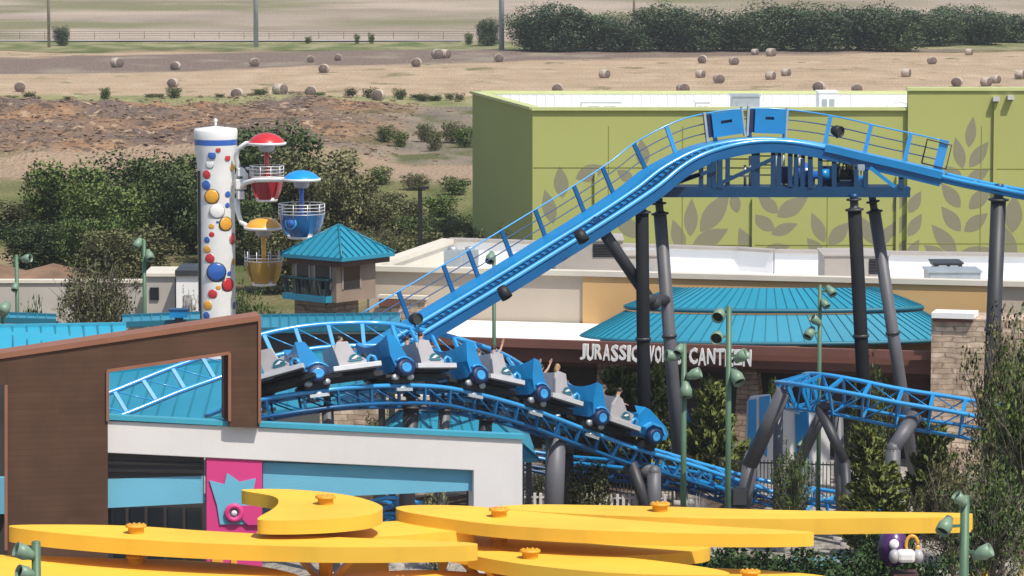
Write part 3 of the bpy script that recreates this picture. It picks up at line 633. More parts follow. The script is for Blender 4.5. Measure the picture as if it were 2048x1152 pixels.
for px in (1217, 1365, 1655, 1960): x = P(px, 400, 190).x; q.box((x, 189.985 - (.3 if px > 1813 else 0), 5), (.035, .012, 10))
for py in (335, 490): z = P(1300, py, 190).z; q.box(((xl + xm) / 2, 189.985, z), (xm - xl - .1, .012, .035))
for py in (337, 486): z = P(1900, py, 190).z; q.box(((xm + xr) / 2, 189.69, z), (xr - xm - .1, .012, .035))
q.build('panel_joint', M['panel_line'], gbt)
leaves = [(1122,364,66,30,-5),(1098,413,72,28,-14),(1182,345,66,34,68),(1285,306,56,28,-6),(1250,351,40,22,-55),(1253,451,74,34,-48),(1266,400,64,28,-42),(1330,345,66,30,28),(1382,435,78,28,2),(1430,424,100,40,36),(1356,471,68,28,-18),(1420,477,84,36,62),(1491,484,64,30,-24),(1527,445,56,27,-55),(1569,458,58,24,68),(1585,414,74,34,58),(1536,408,56,26,-48),(1552,499,58,26,75),(1636,455,66,26,-24),(1678,467,62,30,42),(1630,495,50,26,-40),(1942,264,64,22,8),(1918,306,66,24,-14),(1958,309,64,27,36),(1907,347,46,24,-50),(1956,351,54,26,58),(1902,391,62,28,-38),(1960,396,62,30,44),(1902,438,64,29,-38),(1952,445,60,29,52),(1888,479,80,31,-40),(1872,507,60,27,-55),(1949,507,80,30,76),(2027,427,78,36,2),(2018,485,78,28,-18),(1734,460,66,28,-28),(1800,400,56,24,30),(1798,450,56,24,32),(1798,500,50,22,30),(1772,470,54,24,30),(1470,404,46,22,-12),(1830,404,50,24,28),(1830,450,54,24,30),(1826,500,50,22,30)]
q = MB()
for i, (cx, cy, ln, w, a) in enumerate(leaves):
    off = .002 + .0007 * (i % 7) + (.3 if cx > 1813 else 0); c0 = gl(cx, cy, off); u = Vector((math.sin(R_(a)), 0, math.cos(R_(a)))); v = Vector((u.z, 0, -u.x)); k = 190 / F
    n = 9; L1 = [c0 + u * (ln * k * (j / n - .5)) + v * (w * k * .5 * math.sin(math.pi * (j / n) ** .85)) for j in range(n + 1)]
    L2 = [c0 + u * (ln * k * (j / n - .5)) - v * (w * k * .5 * math.sin(math.pi * (j / n) ** .85)) for j in range(n - 1, 0, -1)]
    q.prism(L1 + L2, (0, .0015, 0))
q.build('leaf_mural', M['leaf_mural'], gbt)
for px, y0_, y1_, of in ((1507, 395, 520, 0), (1795, 350, 530, 0), (1990, 205, 385, .3), (1192, 345, 480, 0)):
    a = gl(px, y0_, .12 + of); b = gl(px, y1_, .12 + of); q = MB(); q.box((a + b) / 2, (.16, .14, a.z - b.z)); q.build('downspout', M['green_wall'], gbt)
for px, py, of in ((1992, 198, .3), (2021, 195, .3)):
    a = gl(px, py, .22 + of); q = MB(); q.box(a, (.32, .4, .22)); fl = q.build('wall_light', M['silver'], gbt)
    q = MB(); q.box(a - Vector((0, .0, .13)), (.26, .3, .04)); q.build('lamp_lens', M['glass'], fl)
def hvac(px0, py0, px1, py1, d, depth, label, m_='hvac', dark=None, name='rooftop_unit', zb=None):
    pl = flat(d); a = pl(px0, py1); b = pl(px1, py0); lo = a.z if zb is None else zb
    c_ = Vector(((a.x + b.x) / 2, d + depth / 2, lo)); o = thing(name, c_, label, 'rooftop unit')
    q = MB(); q.box((c_.x, c_.y, (lo + b.z) / 2 + .04), (b.x - a.x, depth, b.z - lo - .08)); q.build('casing', M[m_], o, bevel=.03)
    q = MB(); q.box((c_.x, c_.y, b.z + .02), (b.x - a.x + .1, depth + .1, .06)); q.build('lid', M[m_], o)
    q = MB(); q.box((c_.x, c_.y, lo - .08), (b.x - a.x - .1, depth - .1, .16)); q.build('curb', M['galv'], o)
    w = b.x - a.x
    if dark:
        p = pl(dark[0], dark[3], .03); r = pl(dark[2], dark[1], .03); q = MB(); q.box(((p.x + r.x) / 2, d - .015, (p.z + r.z) / 2), (r.x - p.x, .03, r.z - p.z)); vent = q.build('louvre', M['black'], o)
        q = MB()
        for k in range(5): q.box(((p.x + r.x) / 2, d - .04, p.z + (k + .5) * (r.z - p.z) / 5), (r.x - p.x, .03, .03))
        q.build('slat', M['dgrey'], vent)
    else:
        q = MB()
        for k in range(2): q.box((a.x + w * (.3 + .4 * k), d - .015, (lo + b.z) / 2), (w * .28, .03, (b.z - lo) * .55))
        q.build('access_panel', M['galv'], o)
    return o
zr = ztop - 1.1
hvac(1163, 203, 1244, 216, 196, 2, 'low pale roof unit at the left of the white green-building roof', 'roof_white', zb=zr + .16)
hvac(1465, 193, 1520, 216, 196, 2.2, 'tall bright metal roof unit behind the blue panels on the crest', 'galv', zb=zr + .16)
hvac(1638, 185, 1675, 216, 196, 1.8, 'boxy white roof unit with domed lid right of the crest', 'roof_white', zb=zr + .16)
hvac(1392, 204, 1420, 216, 197, 1.5, 'small low roof unit left of the blue panels', 'roof_white', zb=zr + .16)
a = P(1800, 216, 200); q = MB(); q.tube([(a.x + .75 * math.cos(k * .262), 200, zr + .75 * math.sin(k * .262) + .3) for k in range(13)], .14, 8); q.box((a.x - .75, 200, zr + .15), (.3, .3, .3)); q.box((a.x + .75, 200, zr + .15), (.3, .3, .3))
tag(q.build('roof_duct', M['roof_white']), 'white arched duct on the roof beside the taller green block', 'duct')

# ------------------------------------------------------------------ canteen
cpl = Plane(739, 150, 1970, 144); cn = cpl.n; ctop = cpl(739, 541).z
ct = thing('canteen_building', gz(cpl(1350, 600, -6)), 'low beige and ochre canteen with flat white roof and brown eaves', 'building')
def wallq(pl, px0, py0, px1, py1, th, off=0.0, z0=None, ztp=None):
    a = pl(px0, py1, off); b = pl(px1, py1, off); zt = pl(px0, py0, off).z if ztp is None else ztp; zb = a.z if z0 is None else z0
    n = -pl.n * th; A = [Vector((a.x, a.y, zb)), Vector((b.x, b.y, zb)), Vector((b.x, b.y, zb)) + n, Vector((a.x, a.y, zb)) + n]
    q = MB(); q.hexa(A + [Vector((v.x, v.y, zt)) for v in A]); return q
wallq(cpl, 739, 541, 1165, 700, .4, z0=0, ztp=ctop).build('beige_wall', M['beige'], ct)
wallq(cpl, 1165, 541, 1345, 700, .4, .12, z0=0, ztp=ctop - .02).build('ochre_wall', M['ochre'], ct)
wallq(cpl, 1345, 541, 1975, 700, .4, .12, z0=0, ztp=ctop - .02).build('ochre_wall', M['ochre'], ct)
wallq(cpl, 1975, 541, 2400, 700, .4, 0, z0=0, ztp=ctop).build('beige_wall', M['beige'], ct)
wallq(cpl, 734, 535, 2405, 545, .62, .22, z0=ctop, ztp=ctop + .2).build('coping', M['cream'], ct)
lw = Plane(739, 150, 800, 170); a = cpl(739, 600, -.4); bq = P(898, 512, 162.5)
q = MB(); q.bar((a.x + .1, a.y, ctop / 2), (bq.x, bq.y, ctop / 2), .4, ctop); q.bar((a.x + .1, a.y, ctop + .1), (bq.x, bq.y, ctop + .1), .6, .19); q.build('left_wall', M['cream'], ct)
# rear parapet with a shallow step in it and the roof
q = MB(); pts = [(bq.x, bq.y), (P(1480, 500, 158).x, 158), (P(1550, 500, 157).x, 157), (P(2400, 500, 154).x, 154)]
for (x0, y0_), (x1, y1_) in zip(pts, pts[1:]): q.bar((x0, y0_, 3.3), (x1, y1_, 3.3), .35, 6.6)
q.build('rear_parapet', M['roof_white'], ct)
q = MB()
for (x0, y0_), (x1, y1_) in zip(pts, pts[1:]): q.bar((x0, y0_, 6.66), (x1, y1_, 6.66), .6, .12)
q.build('rear_coping', M['hvac'], ct)
q = MB(); a0 = cpl(745, 600, -.45); a1 = cpl(2395, 600, -.45); zf = ctop - .8
q.hexa([(a0.x, a0.y, zf - .2), (a1.x, a1.y, zf - .2), (pts[3][0], 153.7, zf - .2), (bq.x, bq.y - .3, zf - .2), (a0.x, a0.y, zf), (a1.x, a1.y, zf), (pts[3][0], 153.7, zf), (bq.x, bq.y - .3, zf)]); q.build('flat_roof', M['roof_white'], ct)
# stone recess and wing walls at the left
wallq(cpl, 758, 597, 850, 660, .3, .5, z0=0).build('stone_panel', M['stone'], ct)
wallq(cpl, 755, 590, 852, 597, .4, .62).build('stone_cap', M['cream'], ct)
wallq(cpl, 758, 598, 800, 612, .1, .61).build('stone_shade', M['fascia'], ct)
# low flat roof with brown fascia in front (left part)
lo = Plane(870, 144.5, 1860, 139.5)
z1 = lo(900, 672).z
a = lo(850, 700); b = lo(1200, 700); bk0 = cpl(850, 700, .15); bk1 = cpl(1200, 700, .15)
q = MB(); q.hexa([(a.x, a.y, z1 - .25), (b.x, b.y, z1 - .25), (bk1.x, bk1.y, z1 - .25), (bk0.x, bk0.y, z1 - .25), (a.x, a.y, z1 - .05), (b.x, b.y, z1 - .05), (bk1.x, bk1.y, z1 + .12), (bk0.x, bk0.y, z1 + .12)]); q.build('low_roof', M['roof_white'], ct)
wallq(lo, 845, 673, 1862, 690, .3, .03, ztp=z1 - .04, z0=z1 - .36).build('upper_fascia', M['fascia'], ct)
wallq(lo, 845, 690, 1862, 724, .3, -.5, z0=z1 - .95, ztp=z1 - .30).build('lower_fascia', M['fascia'], ct)
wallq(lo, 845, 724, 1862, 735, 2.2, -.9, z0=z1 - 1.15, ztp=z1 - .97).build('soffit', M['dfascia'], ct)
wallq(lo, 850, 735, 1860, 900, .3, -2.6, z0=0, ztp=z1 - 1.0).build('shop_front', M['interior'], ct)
wallq(lo, 1510, 745, 1612, 870, .1, -2.5).build('doorway', M['black'], ct)
wallq(lo, 1690, 745, 1730, 870, .1, -2.5).build('doorway', M['black'], ct)
wallq(lo, 1780, 745, 1852, 870, .1, -2.5).build('doorway', M['dfascia'], ct)
for (x0, x1, x2, x3) in ((1196, 1246, 1254, 1180), (1476, 1512, 1530, 1466)):
    q = MB(); zt = z1 - 1.0; A = [lo(x3, 880, -.9), lo(x2, 880, -.9), lo(x1, 730, -.9), lo(x0, 730, -.9)]; A[0].z = A[1].z = 0; A[2].z = A[3].z = zt
    q.prism(A, -lo.n * .8); q.build('stone_pier', M['dstone'], ct)
# right stone pillar
wallq(lo, 1860, 636, 2420, 900, 2.4, .35, z0=0).build('stone_pillar', M['stone'], ct)
wallq(lo, 1863, 625, 1948, 636, 1.2, .6).build('pillar_cap', M['roof_white'], ct)
wallq(lo, 1866, 637, 1944, 643, .5, .45).build('pillar_band', M['fascia'], ct)
# two tiered teal roof, half round in plan
def tier(cx, d, rx0, ry0, z0, rx1, ry1, z1_, n, seams, name, eave=None, clip=1.0):
    c_ = P(cx, 600, d); q = MB(); vs = []
    for k in range(n + 1):
        a_ = math.pi + math.pi * k / n
        vs += [Vector((c_.x + math.cos(a_) * rx0, c_.y + math.sin(a_) * ry0, z0)), Vector((c_.x + math.cos(a_) * rx1, c_.y + math.sin(a_) * ry1, z1_))]
    q.add(vs, [(2 * k, 2 * k + 2, 2 * k + 3, 2 * k + 1) for k in range(n)])
    q.add([v - Vector((0, 0, .12)) for v in vs], [(2 * k, 2 * k + 1, 2 * k + 3, 2 * k + 2) for k in range(n)])
    q.add([x for k in range(n + 1) for x in (vs[2 * k], vs[2 * k] - Vector((0, 0, .12)))], [(2 * k, 2 * k + 1, 2 * k + 3, 2 * k + 2) for k in range(n)])
    rf = q.build(name, M['teal'], ct, fix=False)
    q = MB()
    for k in range(seams + 1):
        a_ = math.pi + math.pi * k / seams
        p = Vector((c_.x + math.cos(a_) * rx0, c_.y + math.sin(a_) * ry0, z0 + .02)); r = Vector((c_.x + math.cos(a_) * rx1, c_.y + math.sin(a_) * ry1, z1_ + .02)); q.bar(p, r, .03, .035)
    q.build('seam', M['seam'], rf)
    if eave:
        q = MB(); q.tube([(c_.x + math.cos(math.pi + math.pi * k / 24) * rx0, c_.y + math.sin(math.pi + math.pi * k / 24) * ry0, z0 - .06) for k in range(25)], eave, 6); q.build('eave_trim', M['dteal'], rf)
    return c_
k_ = 143 / F
zl0 = 21 - (686 + 184) * 141.9 / F; zl1 = 21 - (630 + 184) * 143 / F; zu1 = ctop - .12
tier(1548, 144.5, 392 * k_, 2.6, zl0, 300 * k_, 1.5, zl1, 40, 46, 'lower_roof', .09)
tier(1548, 144.6, 302 * k_, 1.6, zl1 + .2, 205 * k_, .2, zu1 - .02, 40, 44, 'upper_roof', .1)
# lettering
sg = thing('canteen_sign', lo(1331, 716, -.15), 'white raised letters reading JURASSIC WORLD CANTEEN on the brown eave', 'sign')
spl = Plane(1160, 142.2, 1505, 140.6)
def glyph(ch):
    cu = bpy.data.curves.new("letter", 'FONT'); cu.body = ch; cu.size = 1; cu.extrude = .04; cu.offset = .028; cu.resolution_u = 2
    ob = bpy.data.objects.new("letter", cu); col.objects.link(ob); bpy.context.view_layer.update()
    me = bpy.data.meshes.new_from_object(ob.evaluated_get(bpy.context.evaluated_depsgraph_get())); bpy.data.objects.remove(ob); bpy.data.curves.remove(cu); return me
def write(txt, x0, x1, yt0, yt1, hpx, pl, parent, m_, gap=1.5, th=.1, jag=1.0):
    wts = {'I': .5, 'W': 1.35, 'J': .8}; tot = sum(wts.get(c_, 1) for c_ in txt); x = x0
    for i, ch in enumerate(txt):
        w = (x1 - x0) * wts.get(ch, 1) / tot; f_ = (x - x0) / (x1 - x0); yt = yt0 + (yt1 - yt0) * f_
        hh = hpx * (1 + .06 * jag * math.sin(i * 2.1)); a = pl(x + gap / 2, yt + hh); b = pl(x + w - gap / 2, yt + hh); c_ = pl(x + gap / 2, yt); x += w
        me = glyph(ch); co = np.array([v.co[:] for v in me.vertices]); mn = co.min(0); mxx = co.max(0); sz = np.maximum(mxx - mn, 1e-5)
        t_ = (b - a); upv = Vector((0, 0, c_.z - a.z)); bz = ORG[parent.name]
        for v in me.vertices:
            fx, fy, fz = [(v.co[k] - mn[k]) / sz[k] for k in range(3)]
            v.co = a + t_ * fx + upv * fy + pl.n * (th * fz) - bz
        me.materials.clear(); me.materials.append(m_); o = bpy.data.objects.new('letter', me); col.objects.link(o); o.parent = parent; ORG[o.name] = bz
write("JURASSIC", 1160, 1279, 687, 691, 32, spl, sg, M['white'])
write("WORLD", 1290, 1368, 691, 694, 33, spl, sg, M['white'])
write("CANTEEN", 1378, 1504, 695, 700, 33, spl, sg, M['white'])
q = MB()
for yy in (700, 712): q.bar(spl(1160, yy, -.03), spl(1504, yy + 9, -.03), .04, .05)
q.build('mounting_rail', M['dfascia'], sg)
# roof units of the canteen
hvac(1110, 482, 1246, 556, 149.5, 3, 'large tan roof unit behind the lift track', 'hvac', (1186, 488, 1240, 514), zb=zf + .16)
hvac(1246, 512, 1318, 556, 150, 2, 'lower tan roof unit next to the dark lift column', 'hvac', zb=zf + .16)
hvac(1648, 512, 1778, 566, 149, 3, 'tan roof unit with dark louvre between the right lift columns', 'hvac', (1738, 518, 1774, 548), zb=zf + .16)
hvac(1868, 528, 1925, 548, 149.4, 1.6, 'dark low roof vent box behind the pale slanted unit', 'dgrey', zb=zf + .9)
hvac(1858, 545, 1962, 577, 147.4, 2, 'pale blue-grey roof unit beside the big right column', 'galv', zb=zf + .16)
hvac(1574, 555, 1602, 566, 148.5, .8, 'small cream roof curb in the middle of the canteen roof', 'cream', zb=zf + .16)
for px in (905, 940, 1100):
    a = P(px, 540, 152); q = MB(); q.box((a.x, a.y, zf + .8), (.7, .5, 1.3)); q.lathe([(.2, 0), (.2, .12), (.05, .14)], (a.x, a.y, zf + 1.45), n=12)
    tag(q.build('condenser', M['galv']), {905: 'grey condenser box, left of two on the canteen roof', 940: 'grey condenser box, right of two on the canteen roof', 1100: 'grey condenser box behind the lift track, beside the big tan unit'}[px], 'condenser', 'condensers on the canteen roof')

# ------------------------------------------------------------------ lookout tower with teal pyramid roof
M['hut'] = mat('tan_brown_stucco', (.27, .20, .15), .85, .1)
M['railing'] = mat('dark_teal_railing', (.012, .055, .065), .5, .1)
D = 145; lk = thing('lookout_tower', gz(P(660, 600, D)), 'stone lookout tower with teal pyramid roof and balcony', 'tower')
def sqring(cx, d, r, z, a0=-90): c_ = P(cx, 600, d); return [Vector((c_.x + r * math.cos(R_(a0 + 90 * k)), c_.y + r * math.sin(R_(a0 + 90 * k)), z)) for k in range(4)]
zap = P(677, 449, D).z; zev = P(677, 506, D).z
A = sqring(677, D, 2.2, zev, -84); ap = P(677, 449, D)
q = MB(); q.add(A + [ap], [(0, 1, 4), (1, 2, 4), (2, 3, 4), (3, 0, 4)]); q.add([v - Vector((0, 0, .14)) for v in A] + A, [(0, 3, 2, 1), (0, 1, 5, 4), (1, 2, 6, 5), (2, 3, 7, 6), (3, 0, 4, 7)]); rf = q.build('roof', M['teal'], lk)
q = MB()
for i in range(4):
    a, b = A[i], A[(i + 1) % 4]; q.tube([a + Vector((0, 0, .03)), ap], .05, 5)
    for j in range(1, 9):
        f_ = j / 9; p = a.lerp(b, f_); h_ = 1 - abs(2 * f_ - 1); m_ = (a + b) / 2; r = p + (ap - m_) * h_; q.bar(p + Vector((0, 0, .03)), r + Vector((0, 0, .03)), .04, .06)
q.build('seam', M['seam'], rf)
q = MB(); B1 = sqring(668, D, 1.62, P(0, 597, D).z, -84); B2 = sqring(668, D, 1.62, zev - .1, -84); q.hexa(B1 + B2); q.build('wall', M['hut'], lk)
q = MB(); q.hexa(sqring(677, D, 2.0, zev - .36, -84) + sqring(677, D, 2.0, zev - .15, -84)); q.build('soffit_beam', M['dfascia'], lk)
for i, (f0, f1) in (((3), (.10, .40)), ((3), (.52, .88)), ((0), (.15, .6))):
    a, b = B1[i], B1[(i + 1) % 4]; t_ = (b - a); nn = Vector((t_.y, -t_.x, 0)).normalized(); zz0 = P(0, 572, D).z; zz1 = P(0, 524, D).z
    p = a + t_ * f0 + nn * .03; r = a + t_ * f1 + nn * .03; q = MB(); q.hexa([Vector((v.x, v.y, zz)) + nn * o_ for zz in (zz0, zz1) for v, o_ in ((p, 0), (r, 0), (r, -.1), (p, -.1))]); w_ = q.build('window', M['glass'], lk)
    q = MB()
    for v in (p, r): q.bar((v.x, v.y, zz0), (v.x, v.y, zz1), .05, .05)
    q.bar((p.x, p.y, zz1), (r.x, r.y, zz1), .05, .05); q.build('window_frame', M['hvac'], w_)
q = MB(); zb0, zb1 = P(0, 597, D).z, P(0, 585, D).z; q.hexa(sqring(653, D, 1.72, zb0, -88) + sqring(653, D, 1.72, zb1, -88)); q.build('balcony_deck', M['teal'], lk)
q = MB(); q.hexa(sqring(653, D, 1.3, 0, -84) + sqring(653, D, 1.24, zb0, -84)); q.build('base', M['dstone'], lk)
q = MB(); ra = sqring(653, D, 1.66, P(0, 552, D).z, -88); rb = sqring(653, D, 1.60, zb1, -88)
for i in (3, 0):
    q.bar(ra[i], ra[(i + 1) % 4], .07, .09)
    for j in range(0, 10): q.bar(rb[i].lerp(rb[(i + 1) % 4], j / 9), ra[i].lerp(ra[(i + 1) % 4], j / 9), .06 if j in (0, 9) else .035, .06)
q.build('balcony_railing', M['railing'], lk)
q = MB()
for i in (3, 0):
    for j in range(4):
        q = MB(); f_ = .08 + j * .25; a = rb[i].lerp(rb[(i + 1) % 4], f_); b = ra[i].lerp(ra[(i + 1) % 4], f_ - .03); q.bar(a + Vector((0, .1, .04)), b + Vector((0, .1, -.06)), .14, .05); q.build('balcony_slat', M['interior'], lk)

# ------------------------------------------------------------------ white bubble tower ride
D = 150; tb = P(434, 600, D); tx, ty = tb.x, tb.y; kk = D / F
tw = thing('ride_tower', (tx, ty, 0), 'tall white cylindrical ride tower covered in coloured bubbles', 'ride tower')
ZZ = lambda py: P(434, py, D).z
q = MB(); q.lathe([(37.5 * kk, 0), (37.5 * kk, ZZ(335)), (39 * kk, ZZ(318)), (42.5 * kk, ZZ(296)), (43 * kk, ZZ(289))], (tx, ty, 0), n=40); q.build('column', M['white'], tw)
q = MB(); q.lathe([(43.3 * kk, ZZ(289)), (43.3 * kk, ZZ(278))], (tx, ty, 0), n=40); q.build('blue_band', M['ball_blue'], tw)
q = MB(); q.lathe([(43 * kk, ZZ(278)), (44 * kk, ZZ(262)), (42 * kk, ZZ(257)), (10 * kk, ZZ(253)), (.01, ZZ(252))], (tx, ty, 0), n=40); q.build('cap', M['white'], tw)
q = MB(); q.tube([(tx, ty, ZZ(254)), (tx, ty, ZZ(240))], .05, 8); q.ball((tx, ty, ZZ(241)), .09, 8); q.build('finial', M['white'], tw)
q = MB(); aa = R_(214); q.box((tx + 38 * kk * math.cos(aa), ty + 38 * kk * math.sin(aa), (ZZ(340) + 0) / 2), (.11, .11, ZZ(340)), aa); q.build('cable_slot', M['black'], tw)
bub = [(265,202,13,'red'),(235,230,21,'ball_blue'),(222,278,21,'white'),(310,245,17,'red'),(335,297,22,'gold'),(204,331,23,'red'),(201,386,25,'ball_blue'),(231,446,37,'gold'),(348,378,18,'red'),(312,436,17,'ball_blue'),(258,522,38,'white'),(310,493,14,'ball_blue'),(302,590,36,'gold'),(260,579,8,'ball_blue'),(228,601,14,'gold'),(229,643,14,'red'),(203,672,17,'ball_blue'),(335,670,30,'red'),(204,721,20,'gold'),(218,768,25,'red'),(252,840,48,'ball_blue'),(316,850,13,'ball_blue'),(310,908,34,'red'),(261,920,12,'gold'),(231,953,24,'red'),(204,1013,25,'gold'),(197,1066,20,'ball_blue'),(338,790,18,'gold'),(340,1020,20,'ball_blue')]
for x, y, r, m_ in bub:
    px = 340 + x * .382; py = 220 + y * .382; Rr = (37.5 if py > 335 else 39 + (py - 318) * -.088 if py > 318 else 39 + (318 - py) * .16) * kk; dx = max(-.92, min(.95, (px - 434) / 37.5)); an = math.asin(dx)
    n_ = Vector((math.sin(an), -math.cos(an), 0)); c_ = Vector((tx, ty, ZZ(py))) + n_ * (Rr - .01); rr = r * .382 * kk
    q = MB(); q.lathe([(rr, -.03), (rr * .98, .012 + rr * .04), (rr * .8, rr * .13), (rr * .45, rr * .20), (.002, rr * .23)], c_, n_, 18); bo = q.build('bubble', M[m_], tw)
    q = MB(); q.lathe([(rr * 1.1, -.03), (rr * 1.1, .012), (rr * .9, .014)], c_, n_, 18); q.build('bubble_rim', M['seat'] if m_ == 'white' else M['dgrey'] if r > 30 else M['seat'], bo)
def gondola(px, ycap, yrim, wcap, ypole1, yb0, yb1, wb, m_, label, armpts, d, pole_m, clear=False):
    k = d / F; c_ = P(px, yrim, d); Zg = lambda py: P(px, py, d).z
    g_ = thing('gondola', (c_.x, c_.y, Zg(yb1)), label, 'gondola', 'gondolas hung on the white ride tower')
    R0 = wcap / 2 * k; q = MB(); h = Zg(ycap) - Zg(yrim)
    q.lathe([(R0 * .98, .02), (R0 * .9, h * .28), (R0 * .7, h * .62), (R0 * .4, h * .88), (.01, h)], (c_.x, c_.y, Zg(yrim)), n=28); cn_ = q.build('canopy', M[m_], g_)
    q = MB(); q.lathe([(R0 * .98, .03), (R0 * 1.05, .03), (R0 * 1.05, -.05), (R0 * .9, -.09), (.01, -.12)], (c_.x, c_.y, Zg(yrim)), n=28); q.build('canopy_rim', M['white'], cn_)
    q = MB(); q.lathe([(R0 * .45, -.12), (R0 * .4, -.3), (R0 * .25, -.36), (.01, -.36)], (c_.x, c_.y, Zg(yrim)), n=16); q.build('canopy_light', M['seat'], cn_)
    q = MB(); q.tube([P(a, b, dd) for a, b, dd in armpts], [.14] + [.1] * (len(armpts) - 2) + [.08], 10); q.build('arm', M['white'], g_)
    q = MB(); q.tube([(c_.x, c_.y, Zg(yrim)), (c_.x, c_.y, Zg(yb1))], .09, 8); q.build('pole', M[pole_m], g_)
    Rb = wb / 2 * k; hb_ = Zg(yb0) - Zg(yb1); z0 = Zg(yb1)
    q = MB()
    prof = [(Rb * .62, 0), (Rb * .80, hb_ * .25), (Rb * .93, hb_ * .6), (Rb, hb_)]
    for s0 in range(4):          # four shell panels with gaps for the doors
        a0, a1 = s0 * math.pi / 2 + .25 + .55, s0 * math.pi / 2 + math.pi / 2 - .1 + .55
        vs = [Vector((c_.x + r * math.cos(a0 + (a1 - a0) * j / 8), c_.y + r * math.sin(a0 + (a1 - a0) * j / 8), z0 + h_)) for r, h_ in prof for j in range(9)]
        q.add(vs, [(i * 9 + j, i * 9 + j + 1, i * 9 + j + 10, i * 9 + j + 9) for i in range(3) for j in range(8)], 0, True)
    q.build('bowl', M['amber'] if clear else M['bowl_blue'] if m_ == 'sky_blue' else M['bowl_red'], g_, fix=False)
    q = MB(); q.lathe([(.01, -.06), (Rb * .6, -.06), (Rb * .66, .02), (Rb * .62, .08), (.01, .08)], (c_.x, c_.y, z0), n=24); q.build('floor', M['white'], g_)
    q = MB(); q.lathe([(Rb * .3, .05), (Rb * .3, hb_ * .55), (.01, hb_ * .55)], (c_.x, c_.y, z0), n=16); q.build('seat', M['seat'], g_)
    q = MB()
    for j in range(4 if not clear else 2):
        zz = z0 + hb_ + .02 + j * .13; q.tube([(c_.x + Rb * math.cos(a_ * .2618), c_.y + Rb * math.sin(a_ * .2618), zz) for a_ in range(25)], .018, 5, caps=False)
    for a_ in range(10): q.tube([(c_.x + Rb * math.cos(a_ * .628), c_.y + Rb * math.sin(a_ * .628), z0 + hb_ * .8), (c_.x + Rb * math.cos(a_ * .628), c_.y + Rb * math.sin(a_ * .628), z0 + hb_ + .42)], .018, 5)
    q.build('guard_rail', M['silver'], g_)
    if m_ == 'sky_blue':
        for an in (-2.05,):
            n_ = Vector((math.cos(an), math.sin(an), .12)).normalized(); cc = Vector((c_.x, c_.y, z0 + hb_ * .55)) + n_ * (Rb * .93)
            q = MB(); q.lathe([(.26, -.02), (.26, .03), (.2, .035)], cc, n_, 18); e_ = q.build('emblem_ring', M['lblue'], g_); q = MB(); q.lathe([(.17, -.02), (.15, .06), (.01, .08)], cc, n_, 14); q.build('emblem_ball', M['ball_blue'], e_)
M['bowl_blue'] = mat('canopy_shaded_blue', (.02, .12, .30), .35, .08, 2, coat=.3); M['bowl_red'] = mat('canopy_shaded_red', (.34, .02, .03), .35, .08, 2, coat=.3)  # darker blue and red: canopy shade painted into the bowls
M['amber'] = mat('amber_translucent_panel', (.42, .24, .04), .3, .1, 2, coat=.3)
gondola(533, 265, 286, 76, 330, 352, 400, 68, 'red', 'red gondola, highest of the three, with a red domed canopy', [(470, 372, 149.6), (478, 340, 149.5), (472, 315, 149.4), (476, 298, 149.3), (492, 287, 149.2), (533, 286, 149)], 149, 'red')
gondola(603, 340, 358, 74, 400, 428, 474, 92, 'sky_blue', 'blue gondola with domed blue canopy and a ringed bubble emblem', [(476, 385, 149.6), (490, 366, 149), (510, 360, 148.4), (560, 359, 148), (603, 358, 147.6)], 147.6, 'ball_blue')
gondola(527, 434, 455, 76, 520, 522, 568, 76, 'gold', 'yellow gondola, lowest of the three, with amber bowl panels', [(472, 398, 149.6), (476, 425, 149.4), (482, 444, 149.2), (500, 456, 149), (527, 456, 149)], 149, 'gold', True)
hm = thing('ride_carriage', P(488, 370, 149.5), 'white lift carriage bracket on the side of the bubble tower', 'machinery')
for (x0, y0_, x1, y1_) in ((474, 335, 500, 352), (470, 358, 492, 378), (474, 382, 488, 398), (486, 345, 506, 362)):
    a = P((x0 + x1) / 2, (y0_ + y1_) / 2, 149.4); q = MB(); q.box(a, ((x1 - x0) * kk, .5, (y1_ - y0_) * kk), .2); q.build('bracket_block', M['white'], hm, bevel=.03)
q = MB(); q.tube([P(497, 340, 149.2), P(500, 400, 149.2)], .06, 6); q.tube([P(484, 330, 149.2), P(502, 352, 149.2)], .05, 6); q.build('hydraulic_rod', M['dgrey'], hm)

# ------------------------------------------------------------------ small background buildings at left
pl = flat(176)
gw = thing('grey_wall', gz(pl(150, 590)), 'long pale grey boundary wall behind the wispy tree at left', 'wall')
wallq(pl, -200, 566, 300, 640, .4, z0=0).build('wall', M['concrete'], gw); wallq(pl, -202, 560, 302, 566, .6, .1).build('wall_cap', M['cream'], gw)
sh = thing('white_shed', gz(pl(370, 590)), 'white flat-roofed shed just left of the bubble tower', 'shed')
wallq(flat(170), 353, 552, 400, 640, 3, z0=0).build('wall', M['white'], sh); wallq(flat(170), 350, 541, 404, 552, 3.4, .15).build('roof', M['dgrey'], sh)
wallq(flat(169.95), 368, 590, 384, 640, .06, .04, z0=0).build('door', M['seat'], sh)
sh = thing('grey_shed', gz(P(322, 590, 172)), 'low grey service shed left of the white shed', 'shed')
wallq(flat(172), 292, 553, 350, 640, 3, z0=0).build('wall', M['concrete'], sh); wallq(flat(172), 288, 547, 352, 553, 3.4, .15).build('roof', M['cream'], sh)
wallq(flat(171.95), 300, 575, 318, 600, .06, .04).build('window', M['glass'], sh)
wv = MB()
# soil bank at left
sb = MB(); y0 = 205
sb.add([(x, yy, z) for x in np.linspace(-70, -22, 30) for yy, z in ((200, 0), (203, .9 + .2 * math.sin(x)), (206, 1.3 + .25 * math.sin(x * 1.7)), (215, 0))], [(i * 4 + j, i * 4 + j + 1, i * 4 + j + 5, i * 4 + j + 4) for i in range(29) for j in range(3)], 0, True)
tag(sb.build('soil_bank', M['soil']), kind='structure')

